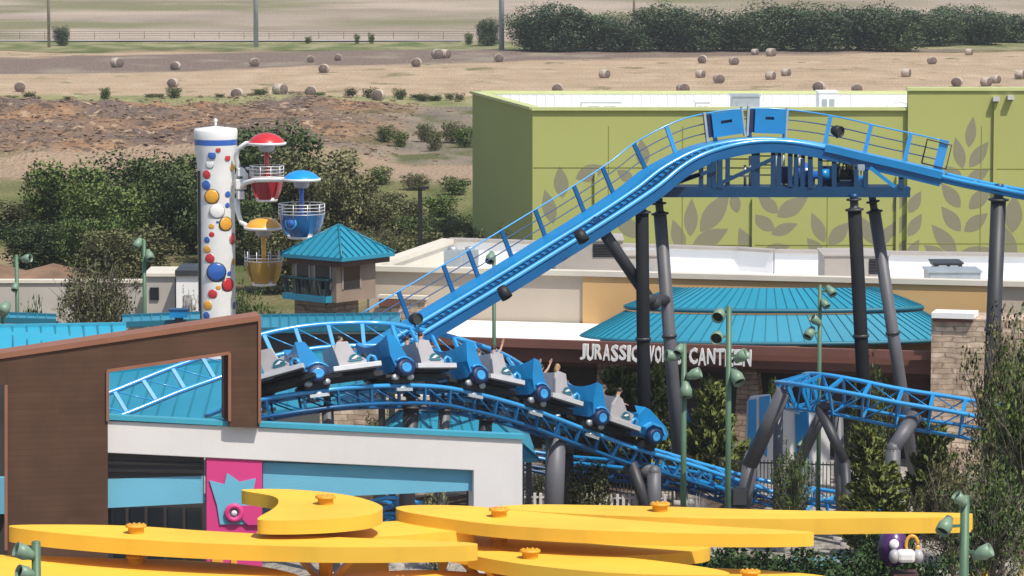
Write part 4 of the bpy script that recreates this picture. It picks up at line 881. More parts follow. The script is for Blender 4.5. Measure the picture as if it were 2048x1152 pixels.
# ------------------------------------------------------------------ teal roofs of the ride station
def roof_quad(name, c4, label, m_='teal', seams=12, th=.18, cat='roof', walls=None, seamm='seam', fascia=None, posts=True, endtrim=True, inset=.02):
    """c4: back-left, back-right, front-right, front-left (world); standing seam sheet roof on posts"""
    bl, br, fr, fl_ = [Vector(v) for v in c4]; cen = (bl + br + fr + fl_) / 4
    o = thing(name, gz(cen), label, cat); dn = Vector((0, 0, -th))
    q = MB(); q.hexa([bl + dn, br + dn, fr + dn, fl_ + dn, bl, br, fr, fl_]); rf = q.build('roof_sheet', M[m_], o)
    q = MB()
    for i in range(1, seams):
        f_ = i / seams; q.bar(bl.lerp(br, f_) + Vector((0, 0, .02)), fl_.lerp(fr, f_) + Vector((0, 0, .02)), .05, .07)
    q.build('seam', M[seamm], rf)
    if endtrim:
        q = MB(); q.bar(bl + Vector((0, 0, .03)), br + Vector((0, 0, .03)), .16, .14); q.bar(fl_ + Vector((0, -.05, -.05)), fr + Vector((0, -.05, -.05)), .12, .2); q.build('eave_trim', M[fascia or m_], rf)
    if posts:
        for v in (bl, br, fr, fl_):
            w = v.lerp(cen, inset); q = MB(); q.box((w.x, w.y, (w.z - th) / 2), (.22, .22, w.z - th)); q.build('post', M['dgrey'], o)
    return o
roof_quad('station_roof', [P(150, 752, 131), P(790, 690, 131), P(770, 800, 124.5), P(110, 868, 124.5)], 'big sloping teal standing-seam roof behind the train and brown frame', 'teal', 20, cat='roofed shelter')
roof_quad('queue_roof', [P(505, 634, 139), P(800, 630, 139), P(800, 652, 135.5), P(505, 658, 135.5)], 'long low teal roof strip behind the curved track, at the foot of the lookout', 'teal', 16, fascia='dteal', cat='roofed shelter')
pl = flat(136.4); o = thing('queue_house', gz(pl(650, 700)), 'dark grey walled queue house under the long teal roof strip', 'building')
wallq(pl, 515, 657, 800, 720, 2.2, z0=0).build('wall', mat('slate_grey_stucco', (.10, .105, .11), .8, .1), o); wallq(pl, 600, 664, 796, 668, .1, .05).build('light_strip', M['roof_white'], o)
roof_quad('shop_roof', [P(-60, 656, 116), P(252, 651, 116), P(256, 690, 112.5), P(-60, 716, 112.5)], 'light aqua seamed roof rising behind the brown wall at far left', 'aqua', 11, cat='roofed shelter', fascia='cap_blue', inset=.45)
roof_quad('kiosk_roof', [P(-40, 627, 141), P(112, 633, 141), P(112, 640, 139), P(-40, 636, 139)], 'thin dark teal roof edge at far left above the aqua roof', 'teal', 8, fascia='dteal', cat='roofed shelter')
roof_quad('arcade_roof', [P(245, 634, 141), P(400, 628, 141), P(400, 640, 138), P(245, 646, 138)], 'narrow teal roof just left of the bubble tower foot', 'teal', 8, fascia='dteal', cat='roofed shelter')
o = thing('blue_bin', gz(P(358, 628, 137.5)), 'small bright blue box on the teal roof line by the tower', 'box'); q = MB(); q.box(P(358, 627, 137.5), (36 * .0183, .5, .26)); q.build('box', M['blue'], o); q = MB(); q.box(P(358, 619, 137.5), (40 * .0183, .55, .06)); q.build('lid', M['dblue'], o)
q = MB(); q.box((P(358, 630, 137.5).x, 137.5, P(358, 634, 137.5).z / 2), (.3, .3, P(358, 634, 137.5).z)); q.build('stand', M['dgrey'], o)
# low pavilion with hipped teal roof
D = 127; pv = thing('pavilion', gz(P(900, 860, D)), 'low hipped teal pavilion roof below the descending train', 'pavilion')
rl, rr_ = P(800, 822, D), P(975, 828, D); e = [P(742, 866, D + 3), P(1058, 866, D + 3), P(1075, 892, D - 3), P(735, 880, D - 3)]
for v in e: v.z = e[0].z
q = MB(); q.add([rl, rr_] + e, [(0, 1, 3, 2), (1, 4, 3), (0, 5, 4, 1), (0, 2, 5)]); q.add([v - Vector((0, 0, .15)) for v in e] + e, [(0, 1, 2, 3), (0, 1, 5, 4), (1, 2, 6, 5), (2, 3, 7, 6), (3, 0, 4, 7)]); rf = q.build('roof', M['teal'], pv)
q = MB(); q.tube([rl, rr_], .06, 5)
for a, b in ((rl, e[0]), (rl, e[3]), (rr_, e[1]), (rr_, e[2])): q.tube([a, b], .06, 5)
for j in range(1, 9): f_ = j / 9; q.bar(rl.lerp(rr_, f_) + Vector((0, 0, .02)), e[3].lerp(e[2], f_ * .6 + .2) + Vector((0, 0, .02)), .05, .06)
q.build('seam', M['dteal'], rf)
for v in e: w = v.lerp((e[0] + e[2]) / 2, .1); q = MB(); q.box((w.x, w.y, w.z / 2 - .08), (.2, .2, w.z - .16)); q.build('post', M['dgrey'], pv)
# stone wall behind the curved track and low wall right
pl = flat(135); o = thing('stone_wall', gz(pl(740, 860)), 'tan stone wall under the curved track', 'wall')
wallq(pl, 640, 800, 860, 900, .4, z0=0).build('wall', M['stone'], o); wallq(pl, 636, 792, 864, 800, .5, .08).build('coping', M['cream'], o)
pl = flat(137); o = thing('low_wall', gz(pl(1420, 920)), 'low brown wall with white cap right of the lead car', 'wall')
wallq(pl, 1090, 905, 1500, 960, .4, z0=0).build('wall', M['lowwall'], o); wallq(pl, 1085, 893, 1502, 904, .55, .1).build('cap', M['roof_white'], o)
# striped kiosk panels
pl = flat(136); o = thing('striped_screen', gz(pl(1550, 860)), 'white screen wall with broad blue stripes behind the right track', 'screen wall')
q = MB(); A = [pl(1486, 925), pl(1660, 925), pl(1660, 815), pl(1545, 806), pl(1541, 790), pl(1502, 794), pl(1495, 806)]; A[0].z = A[1].z = 0; q.prism(A, (0, .3, 0)); q.build('panel', M['wall_white'], o)
for pts_ in ([(1497, 800), (1513, 798), (1513, 905), (1503, 905), (1495, 890)], [(1519, 794), (1540, 791), (1534, 915), (1519, 900)]):
    q = MB(); q.prism([pl(a, b, .04) for a, b in pts_], (0, .035, 0)); q.build('stripe', M['lblue'], o)
q = MB(); q.prism([pl(a, b, .06) for a, b in ((1590, 818), (1618, 818), (1618, 918), (1592, 922))], (0, .055, 0)); q.build('stripe', M['blue'], o)
q = MB(); A = [P(1376, 895, 135), P(1398, 892, 135), P(1373, 815, 135)]; q.prism(A, (0, .5, 0)); q.prism([P(1366, 895, 135.6), P(1400, 892, 135.6), P(1374, 820, 135.6)], (0, .4, 0)); o = q.build('blue_fin', M['lblue']); tag(o, 'tall pointed blue fin standing by the low brown wall', 'fin')

# ------------------------------------------------------------------ fences
def fence(name, pa, pb_, h, label, m_, spacing=.13, rails=(.12, .95), post=2.4, r=.016):
    a, b = gz(pa), gz(pb_); o = thing(name, (a + b) / 2, label, 'fence'); n = int((b - a).length / spacing); q = MB()
    for i in range(n + 1): p = a.lerp(b, i / n); q.box((p.x, p.y, h * .5 + .03), (r * 2, r * 2, h))
    q.build('bars', M[m_], o); q = MB()
    for f_ in rails: q.bar(a + Vector((0, 0, h * f_)), b + Vector((0, 0, h * f_)), .05, .05)
    q.build('rail', M[m_], o); n = max(1, int((b - a).length / post))
    for i in range(n + 1): p = a.lerp(b, i / n); q = MB(); q.box((p.x, p.y, h * .52 + .02), (.08, .08, h * 1.04)); q.build('post', M[m_], o)
fence('metal_fence', P(1046, 1000, 131.5), P(1345, 1000, 131), 1.3, 'black metal picket fence left of the low track', 'dgrey')
fence('metal_fence', P(1440, 980, 132), P(1720, 970, 131), 1.5, 'black metal picket fence behind the grey bent columns at right', 'dgrey')
fence('picket_fence', P(1580, 1100, 112.5), P(1720, 1090, 113), 1.3, 'pale blue picket fence under the long yellow petal', 'band_blue', .2, (.2, .8), 2.5, .045)
fence('picket_fence', P(1046, 1000, 130.2), P(1330, 1000, 129.8), .55, 'low white picket edging along the black fence', 'wall_white', .2, (.2, .8), 2.5, .05)

# ------------------------------------------------------------------ coaster track
def catmull(pts, step=.2):
    pts = [Vector(p) for p in pts]; pts = [pts[0] * 2 - pts[1]] + pts + [pts[-1] * 2 - pts[-2]]; out = []
    for i in range(1, len(pts) - 2):
        p0, p1, p2, p3 = pts[i - 1:i + 3]; n = max(2, int((p2 - p1).length / step))
        for k in range(n):
            t_ = k / n; out.append(.5 * ((2 * p1) + (p2 - p0) * t_ + (2 * p0 - 5 * p1 + 4 * p2 - p3) * t_ ** 2 + (3 * p1 - p0 - 3 * p2 + p3) * t_ ** 3))
    out.append(pts[-2]); return out
def frames(path, bank):
    fr = []; n = len(path)
    for i, p in enumerate(path):
        T = (path[min(i + 1, n - 1)] - path[max(i - 1, 0)]).normalized(); s = T.cross(Vector((0, 0, 1))).normalized(); u = s.cross(T).normalized()
        b = R_(bank(i / (n - 1))); fr.append((p, T, s * math.cos(b) - u * math.sin(b), u * math.cos(b) + s * math.sin(b)))
    return fr
def track(name, pts, bank, label, gauge=.95, depth=.62, chords=True, step=1.0, m_='lblue', m2='blue', rr=.075, diag=True, lit=None):
    path = catmull(pts); fr = frames(path, bank); o = thing(name, gz(path[len(path) // 2]), label, 'roller coaster track', 'roller coaster track sections')
    h = gauge / 2
    for s_ in (-1, 1):
        q = MB(); q.tube([p + s * (s_ * h) for p, T, s, u in fr], rr, 8); q.build('rail', M[m_], o)
    if chords:
        for s_ in (-1, 1):
            q = MB(); q.tube([p + s * (s_ * h * .8) - u * depth for p, T, s, u in fr], rr * .85, 7); q.build('lower_chord', M[m2], o)
    acc = 0; last = fr[0][0]; idx = []
    for i, f_ in enumerate(fr):
        acc += (f_[0] - last).length; last = f_[0]
        if acc >= step: acc = 0; idx.append(i)
    for j, i in enumerate(idx[:100]):
        p, T, s, u = fr[i]; q = MB(); q.bar(p - s * h, p + s * h, .12, .09, u)
        if chords:
            for s_ in (-1, 1): q.bar(p + s * (s_ * h), p + s * (s_ * h * .8) - u * depth, .1, .07, T)
            q.bar(p - s * (h * .8) - u * depth, p + s * (h * .8) - u * depth, .08, .07, T)
        if diag and j + 1 < len(idx):
            p2, T2, s2, u2 = fr[idx[j + 1]]
            if chords:
                for s_ in (-1, 1): q.tube([p + s * (s_ * h), p2 + s2 * (s_ * h * .8) - u2 * depth], .028, 5)
            q.tube([p - s * h, p2 + s2 * h], .022, 5)
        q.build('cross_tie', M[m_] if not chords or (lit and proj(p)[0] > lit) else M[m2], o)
    return o, fr
main_pts = [P(430, 836, 117.6), P(525, 804, 116.8), P(640, 785, 117.1), P(740, 777, 117.9), P(850, 778, 119.3), P(940, 793, 120.6), P(1040, 818, 122.3), P(1140, 852, 124.1), P(1240, 886, 125.9), P(1330, 910, 127.3), P(1440, 944, 128.6), P(1545, 974, 129.2), P(1640, 990, 128.6), P(1720, 1002, 127.2), P(1790, 1018, 125)]
bk = lambda t_: -15 if t_ < .28 else -15 + (t_ - .28) / .34 * 27 if t_ < .62 else 12
_, MAIN = track('coaster_track', main_pts, bk, 'blue curved coaster track carrying the train, dropping to the right', depth=.55, m2='mblue', lit=1310)  # darker blue on chords and ties paints in the shade under the train
back = [P(60, 872, 117.5), P(150, 838, 118), P(252, 800, 118.8), P(345, 762, 119.6), P(440, 728, 120.4), P(525, 694, 121), P(610, 676, 121.5), P(700, 669, 122), P(790, 671, 122.4), P(870, 685, 123.9), P(950, 706, 125.3), P(1020, 730, 127), P(1080, 765, 129)]
track('coaster_track', back, lambda t_: 48, 'banked blue ladder-like track arching behind the train', .92, chords=False, step=.95, rr=.085)
right = [P(2060, 832, 121.5), P(1980, 822, 122), P(1900, 808, 122.3), P(1800, 792, 122.6), P(1710, 774, 123), P(1640, 762, 123.8), P(1598, 757, 125), P(1580, 757, 126.5), P(1585, 760, 128.5), P(1610, 768, 130.5)]
track('coaster_track', right, lambda t_: -24 + 12 * t_, 'blue banked track on grey columns in front of the stone pillar at right', .95, .95, True, .9, 'lblue', 'blue', .075)
track('coaster_track', [P(1046, 905, 131), P(1120, 918, 131), P(1200, 925, 130.5), P(1290, 935, 129.8), P(1400, 955, 129), P(1500, 985, 128)], lambda t_: 4, 'low blue track glimpsed behind the thick grey column', .95, .5, True, 1.0, 'blue', 'dblue')
track('coaster_track', [P(860, 1010, 121), P(800, 1000, 122), P(740, 1015, 123)], lambda t_: 15, 'piece of blue track seen through the opening below the white wall', .95, .5, True, .9, 'lblue', 'blue')
# lift hill with walkway
lift = [P(740, 716, 123.2), P(800, 682, 123.9), P(900, 622, 125.1), P(1000, 562, 126.3), P(1100, 500, 127.5), P(1200, 438, 128.7), P(1290, 378, 129.8), P(1345, 335, 130.5), P(1400, 305, 131), P(1460, 288, 131.5), P(1520, 281, 131.8), P(1580, 283, 132), P(1650, 294, 132), P(1740, 315, 131.8), P(1820, 333, 131.6), P(1886, 349, 131.4)]
path = catmull(lift, .25); LF = frames(path, lambda t_: 0)
lh = thing('lift_hill', gz(path[len(path) // 2]), 'blue lift hill track with chain channel, walkway and handrail climbing to the crest', 'roller coaster track', 'roller coaster track sections')
for s_ in (-1, 1):
    q = MB(); q.tube([p + s * (s_ * .46) for p, T, s, u in LF], .085, 8); q.build('rail', M['lblue'], lh)
def sweep(frs, prof, closed=True):
    q = MB(); n = len(prof); vs = [p + s * a + u * b for p, T, s, u in frs for a, b in prof]
    q.add(vs, [(i * n + k, i * n + (k + 1) % n, (i + 1) * n + (k + 1) % n, (i + 1) * n + k) for i in range(len(frs) - 1) for k in range(n)])
    q.f += [tuple(range(n)), tuple(len(vs) - n + k for k in range(n))]; q.m += [0, 0]; q.sm += [False, False]; return q
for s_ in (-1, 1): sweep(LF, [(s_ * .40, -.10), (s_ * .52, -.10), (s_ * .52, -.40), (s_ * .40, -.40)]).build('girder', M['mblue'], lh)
sweep(LF, [(-.12, .0), (.12, .0), (.12, -.12), (-.12, -.12)]).build('chain_channel', M['dblue'], lh)
sweep(LF[:int(len(LF))], [(-.60, .06), (-1.30, .06), (-1.30, 0), (-.60, 0)]).build('walkway', M['blue'], lh)
q = MB()
i = 2
while i < len(LF) - 2:           # walkway tread cleats and cross bearers
    p, T, s, u = LF[i]; q.bar(p - s * .40 - u * .3, p + s * .40 - u * .3, .08, .1, u); i += 2
q.build('cross_bearer', M['blue'], lh)
q = MB(); i = 1
while i < len(LF) - 1: p, T, s, u = LF[i]; q.bar(p + s * .0 + u * .01 - T * .09, p + u * .01 + T * .02, .16, .07, u); i += 1
q.build('chain', M['blue'], lh)
def nearest(frs, px): return min(range(len(frs)), key=lambda i: abs(proj(frs[i][0])[0] - px))
posts = [820, 901, 951, 1025, 1088, 1164, 1225, 1287, 1348, 1424, 1492, 1568, 1655, 1733, 1808, 1880]
def nearest_off(frs, px, a, b): return min(range(len(frs)), key=lambda i: abs(proj(frs[i][0] + frs[i][2] * a + frs[i][3] * b)[0] - px))
for px in posts:
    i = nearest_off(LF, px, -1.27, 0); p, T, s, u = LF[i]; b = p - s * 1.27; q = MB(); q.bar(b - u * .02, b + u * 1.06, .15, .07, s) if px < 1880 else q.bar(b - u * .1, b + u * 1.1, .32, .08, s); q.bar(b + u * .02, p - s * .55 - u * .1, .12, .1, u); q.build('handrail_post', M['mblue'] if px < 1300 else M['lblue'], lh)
for hh, r_ in ((1.06, .028), (.70, .022), (.36, .022)):
    q = MB(); i0 = nearest(LF, 790); q.tube([p - s * 1.27 + u * hh for p, T, s, u in LF[i0:-1]], r_, 6); q.build('handrail', M['lblue'] if hh > 1 else M['dblue'], lh)
# end gate of the walkway
i = nearest(LF, 1838); j = nearest(LF, 1878); q = MB(); p, T, s, u = LF[i]; p2, _, s2, u2 = LF[j]
q.tube([p - s * 1.2 + u * .12, p - s * 1.2 + u * .98, p2 - s2 * 1.2 + u2 * .98, p2 - s2 * 1.2 + u2 * .12, p - s * 1.2 + u * .12], .03, 6); q.build('end_gate', M['dgrey'], lh)
# plate edge under the falling part
k0 = nearest(LF, 1650); sweep(LF[k0:], [(.50, .13), (.60, .13), (.60, -.12), (.50, -.12)]).build('side_plate', M['blue'], lh)
track('coaster_track', [P(1884, 350, 131.4), P(1950, 365, 131), P(2048, 384, 130.4), P(2140, 398, 129)], lambda t_: 0, 'pale blue track running off the crest to the right picture edge', .92, .16, True, 1.0, 'lblue', 'blue', .08, False)
# two blue boards on the crest railing
for px, lab in ((1449, 'blue slotted board on the crest railing, left one, tilted'), (1533, 'blue slotted board on the crest railing, right one, level')):
    i = nearest_off(LF, px + 4, -1.0, .62); p, T, s, u = LF[i]; c_ = p - s * 1.0 + u * .62; o = thing('crest_board', c_, lab, 'board', 'blue boards on the crest')
    w = .64; h = .43
    def quad3(a0, a1, b0, b1, y0_, y1_): return [c_ + T * a + u * b - s * y for b in (b0, b1) for a, y in ((a0, y0_), (a1, y0_), (a1, y1_), (a0, y1_))]
    sl_ = (-.18, .24, .02, .13) if px < 1500 else (-.12, .2, .06, .16)
    q = MB()
    for a0, a1, b0, b1 in ((-w + .14, sl_[0], -h, h), (sl_[1], w, -h, h), (sl_[0], sl_[1], -h, sl_[2]), (sl_[0], sl_[1], sl_[3], h)): q.hexa(quad3(a0, a1, b0, b1, -.06, 0))
    q.build('face', M['blue'], o); q = MB(); q.hexa(quad3(-w - .14, w - .01, -h + .02, h - .02, .03, .10)); q.build('back_plate', M['navy'], o)
    q = MB(); q.hexa(quad3(-w - .14, -w - .06, -h - .1, h + .08, -.04, .1)); q.build('frame_post', M['galv'], o); q = MB(); q.hexa(quad3(w + .01, w + .07, -h - .1, h + .08, -.04, .1)); q.build('frame_post', M['galv'], o)
# crest platform truss and machinery
D = 130.6; pl = flat(D)
pt = thing('crest_platform', gz(pl(1550, 385)), 'blue steel truss platform with drive machinery under the crest', 'platform')
for dd, m_ in ((0, 'blue'), (2.2, 'dblue')):
    q = MB(); a = P(1282, 384, D + dd); b = P(1820, 384, D + dd); b.z = a.z; q.bar(a, b, .2, .36); q.build('beam', M['pblue'], pt)
q = MB(); a = P(1286, 374, D + 1.1); b = P(1816, 374, D + 1.1); b.z = a.z; q.bar(a, b, 1.9, .05); q.build('deck', M['pblue'], pt)
def lift_under(px):
    i = nearest(LF, px); return LF[i][0].z - .5
for px, w in ((1315, .22), (1418, .06), (1428, .07), (1455, .08), (1515, .05), (1558, .07), (1592, .06), (1605, .1), (1640, .08), (1402, .12), (1440, .26), (1507, .16), (1546, .16), (1580, .2), (1620, .26), (1668, .14), (1712, .16), (1731, .22), (1802, .26)):
    for dd in (0, 2.2):
        a = P(px, 376, D + dd); q = MB(); zt = lift_under(px) + .05
        q.bar((a.x, a.y, a.z), (a.x, a.y, max(a.z + .25, zt)), w, .16, (1, 0, 0)); q.build('upright', M['pblue'], pt)
for (x0, y0_, x1, y1_) in ((1330, 374, 1432, 338), (1425, 374, 1545, 318), (1740, 335, 1790, 374), (1320, 372, 1400, 348)):
    q = MB(); q.bar(P(x0, y0_, D - .05), P(x1, y1_, D - .05), .13, .13); q.build('diagonal', M['pblue' if x0 < 1700 else 'blue'], pt)
for px0, px1, ys in ((1450, 1500, (318, 336, 352)), (1510, 1545, (312, 330, 350)), (1640, 1700, (322, 345))):
    q = MB()
    for yy in ys: q.bar(P(px0, yy, D + 2), P(px1, yy, D + 2), .035, .045)
    q.build('guard_rail', M['dgrey'], pt)
mo = thing('lift_motor', P(1600, 372, D + 1), 'dark blue geared lift motor on the crest platform, left of the black winch', 'motor')
q = MB(); q.lathe([(.01, 0), (.36, 0), (.42, .05), (.42, .6), (.36, .66), (.14, .68), (.14, .85), (.01, .85)], P(1588, 350, D + .7), (1, 0, 0), 18); q.build('motor_housing', M['ball_blue'], mo)
q = MB(); q.box(P(1603, 360, D + 1), (.9, .7, .28)); q.build('base_frame', M['dblue'], mo); q = MB(); q.lathe([(.01, 0), (.2, 0), (.2, .35), (.01, .35)], P(1638, 349, D + .7), (1, 0, 0), 14); q.build('gearbox', M['blue'], mo)
q = MB(); q.ball(P(1600, 327, D + .5), .16, 10, 0, (1, 1, 1.3)); q.build('oil_bottle', M['cream'], mo)
wn2 = thing('winch', P(1690, 372, D + 1), 'black winch drum with hoses on the crest platform', 'winch')
q = MB(); q.lathe([(.01, 0), (.34, 0), (.34, .08), (.24, .1), (.24, .5), (.34, .52), (.34, .6), (.01, .6)], P(1674, 346, D + .6), (1, 0, 0), 18); q.build('drum', M['black'], wn2)
q = MB(); q.box(P(1690, 366, D + 1), (.85, .7, .2)); q.build('base_frame', M['dblue'], wn2)
q = MB()
for k in range(4): q.tube([P(1676 + k * 8, 345, D + .3), P(1680 + k * 7, 322 + 3 * k, D + .2), P(1692 + k * 5, 330, D + .3), P(1698 + k * 2, 352, D + .4)], .03, 5)
q.build('hose', M['black'], wn2)
for px, y0_, y1_ in ((1424, 322, 374), (1436, 318, 374), (1553, 300, 374), (1567, 298, 374), (1597, 300, 374), (1490, 330, 374), (1500, 312, 374)):
    q = MB(); q.tube([P(px, y1_, D + 1.5), P(px, y0_, D + 1.5)], .05, 6); q.build('conduit', M['galv'], pt)
for px, py, w, h in ((1655, 352, .5, .7), (1612, 345, .3, .5), (1572, 350, .3, .6)):
    q = MB(); q.box(P(px, py, D + 1.7), (w, .5, h)); q.build('machine_box', M['navy'], pt)
cb = thing('control_cabinet', P(1722, 372, D + .4), 'small light blue control cabinet beside the winch', 'cabinet'); q = MB(); q.box(P(1722, 362, D + .4), (.28, .3, .36)); q.build('body', M['lblue'], cb); q = MB(); q.box(P(1722, 335, D + .4), (.24, .25, .2)); q.build('top_box', M['galv'], cb); q = MB(); q.bar(P(1722, 355, D + .4), P(1722, 340, D + .4), .06, .06); q.build('conduit', M['galv'], cb)
# floodlights fixed to the lift railing
def canlight(name, px, py, d, r, ln, dirv, label, m_='black'):
    c_ = P(px, py, d); o = thing(name, c_, label, 'spotlight'); dv = Vector(dirv).normalized()
    q = MB(); q.lathe([(.01, -ln * .5), (r * .75, -ln * .5), (r, -ln * .1), (r, ln * .5), (r * .86, ln * .5), (r * .8, ln * .3), (.01, ln * .3)], c_, dv, 16); q.build('housing', M[m_], o)
    q = MB(); q.lathe([(.01, ln * .34), (r * .82, ln * .34)], c_, dv, 16); q.build('lens', M['glass'], o)
    q = MB(); q.bar(c_ - Vector((0, -.05, r * 1.3)), c_ + Vector((0, .05, 0)), .07, .05); q.build('bracket', M['dgrey'], o)
canlight('spotlight', 1674, 262, 131.6, .2, .36, (.6, -.7, -.1), 'black spotlight on the railing right of the crest boards')
canlight('spotlight', 830, 638, 123.6, .2, .4, (.5, -.8, .1), 'square-ish black spotlight at the bottom end of the lift railing')
canlight('spotlight', 1162, 472, 126.6, .2, .45, (.5, -.3, -.8), 'black spotlight hanging under the upper lift track')
canlight('spotlight', 1008, 585, 124.8, .2, .45, (.5, -.3, -.8), 'black spotlight hanging under the lower lift track')

# ------------------------------------------------------------------ support columns
def column(pts, r, label, m_='grey', cap=True, flange=True, base=True):
    pts = [Vector(p) for p in pts]; o = thing('support_column', gz(pts[-1]), label, 'support column', 'steel columns holding the coaster')
    q = MB()
    if len(pts) > 2:
        for a, b in zip(pts, pts[1:]): q.tube([a, b], r, 14)
        for p in pts[1:-1]: q.ball(p, r * 1.02, 12)
    else: q.tube(pts, r, 16)
    q.build('shaft', M[m_], o)
    t_ = (pts[1] - pts[0]).normalized()
    if cap:
        q = MB(); q.lathe([(.01, -.02), (r * 1.0, -.02), (r * 1.35, .0), (r * 1.35, .06), (r, .07), (r * .62, .12), (r * .62, .34), (r * 1.1, .36), (r * 1.1, .42), (r * .01, .42)], pts[0] + t_ * .02, -t_, 16); q.build('head_flange', M['dgrey'], o)
        q = MB(); q.lathe([(r * .0, .4), (r * .6, .4), (r * .6, .56), (r * .0, .56)], pts[0], -t_, 12); q.build('head_pin', M['dblue'], o)
    if flange and len(pts) == 2:
        L_ = (pts[1] - pts[0]).length
        if L_ > 6: q = MB(); c_ = pts[0] + t_ * L_ * .42; q.lathe([(r, -.05), (r * 1.2, -.05), (r * 1.2, .05), (r, .05)], c_, t_, 16); q.build('joint_flange', M['dgrey'], o)
    if base:
        q = MB(); q.lathe([(.01, .12), (r * 1.7, .12), (r * 1.9, .0), (r * 1.9, -.05)], gz(pts[-1]), (0, 0, 1), 16); q.build('footing', M['concrete'], o)
    return o
def down(px0, py0, d0, px1, py1, d1):
    a = P(px0, py0, d0); b = P(px1, py1, d1); t_ = (b - a) / (a.z - b.z); return [a, a + t_ * a.z]
column(down(1284, 425, 129.6, 1288, 820, 129.6), .23, 'dark straight lift column in front of the green building, left pair', 'shadow_steel')
column(down(1320, 428, 131.6, 1355, 880, 131.6), .23, 'lighter grey slightly leaning lift column, left pair', 'grey')
column(down(1709, 420, 130.4, 1726, 750, 130.4), .24, 'dark leaning lift column under the winch, right pair', 'shadow_steel')
column(down(1749, 424, 132.6, 1800, 760, 132.6), .22, 'grey lift column splaying outwards, right pair', 'grey')
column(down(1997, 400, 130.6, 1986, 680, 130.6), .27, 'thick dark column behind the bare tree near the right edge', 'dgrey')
o = thing('column_brace', P(1310, 605, 130.4), 'dark diagonal brace from the lift track down to the left column pair', 'brace')
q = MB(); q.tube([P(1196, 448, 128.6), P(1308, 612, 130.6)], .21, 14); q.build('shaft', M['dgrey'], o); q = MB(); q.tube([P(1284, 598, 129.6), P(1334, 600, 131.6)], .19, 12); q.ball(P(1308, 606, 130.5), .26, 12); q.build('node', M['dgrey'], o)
q = MB(); q.bar(P(1188, 440, 128.6), P(1200, 452, 128.7), .4, .3); q.build('end_bracket', M['dblue'], o)
column(down(655, 815, 117.2, 657, 860, 117.2), .19, 'short grey column under the first cars of the train', 'grey')
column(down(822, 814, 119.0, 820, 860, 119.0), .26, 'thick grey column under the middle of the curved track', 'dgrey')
column(down(889, 820, 119.9, 887, 860, 119.9), .19, 'slim grey column right of the thick one under the curve', 'grey')
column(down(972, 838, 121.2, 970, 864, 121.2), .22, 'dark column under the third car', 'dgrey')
column(down(1112, 874, 123.6, 1108, 1000, 123.6), .33, 'thick grey column right of the white wall, under the train', 'grey', cap=False)
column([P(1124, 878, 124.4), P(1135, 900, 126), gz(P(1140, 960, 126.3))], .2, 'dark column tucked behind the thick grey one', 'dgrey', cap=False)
a = P(1256, 938, 127); b = P(1308, 944, 126)
column([a, b, gz(b)], .24, 'stubby bent grey column with horizontal arm under the lead car', 'grey', cap=False)
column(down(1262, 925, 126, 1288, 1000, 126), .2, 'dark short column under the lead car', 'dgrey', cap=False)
column([P(1568, 782, 125), P(1500, 930, 126.2), gz(P(1480, 980, 126.6))], .26, 'long slanting grey column at the left tip of the right track', 'grey', cap=False)
column(down(1556, 800, 126.5, 1556, 920, 126.5), .17, 'slim upright grey column at the left tip of the right track', 'grey', cap=False)
column([P(1668, 805, 123.4), P(1640, 818, 123.4), P(1690, 925, 122.8), gz(P(1700, 1000, 122.6))], .17, 'dark kinked column leg, right half of the crossing pair', 'dgrey', cap=False)
column([P(1650, 815, 124.2), P(1590, 940, 126), gz(P(1580, 960, 126.4))], .2, 'grey slanting column leg, left half of the crossing pair', 'grey', cap=False)
column(down(1676, 830, 123.8, 1680, 960, 123.8), .17, 'upright grey column under the crossing pair', 'grey', cap=False)
column([P(1830, 832, 122.6), P(1786, 898, 121.6), gz(P(1786, 960, 121.6))], .25, 'bent grey column with a collar between the bright pines', 'grey', cap=False)
o = thing('post_speaker', P(1476, 1000, 123.5), 'black box speaker at the foot of the right sage lamp post', 'speaker'); q = MB(); q.box(P(1480, 995, 124), (.55, .5, .6)); q.build('cabinet', M['black'], o, bevel=.03); q = MB(); q.box(P(1480, 995, 123.72), (.45, .03, .5)); q.build('grille', M['dgrey'], o); q = MB(); a = P(1480, 1014, 124); q.box((a.x, a.y, a.z / 2), (.2, .2, a.z)); q.build('stand', M['dgrey'], o)

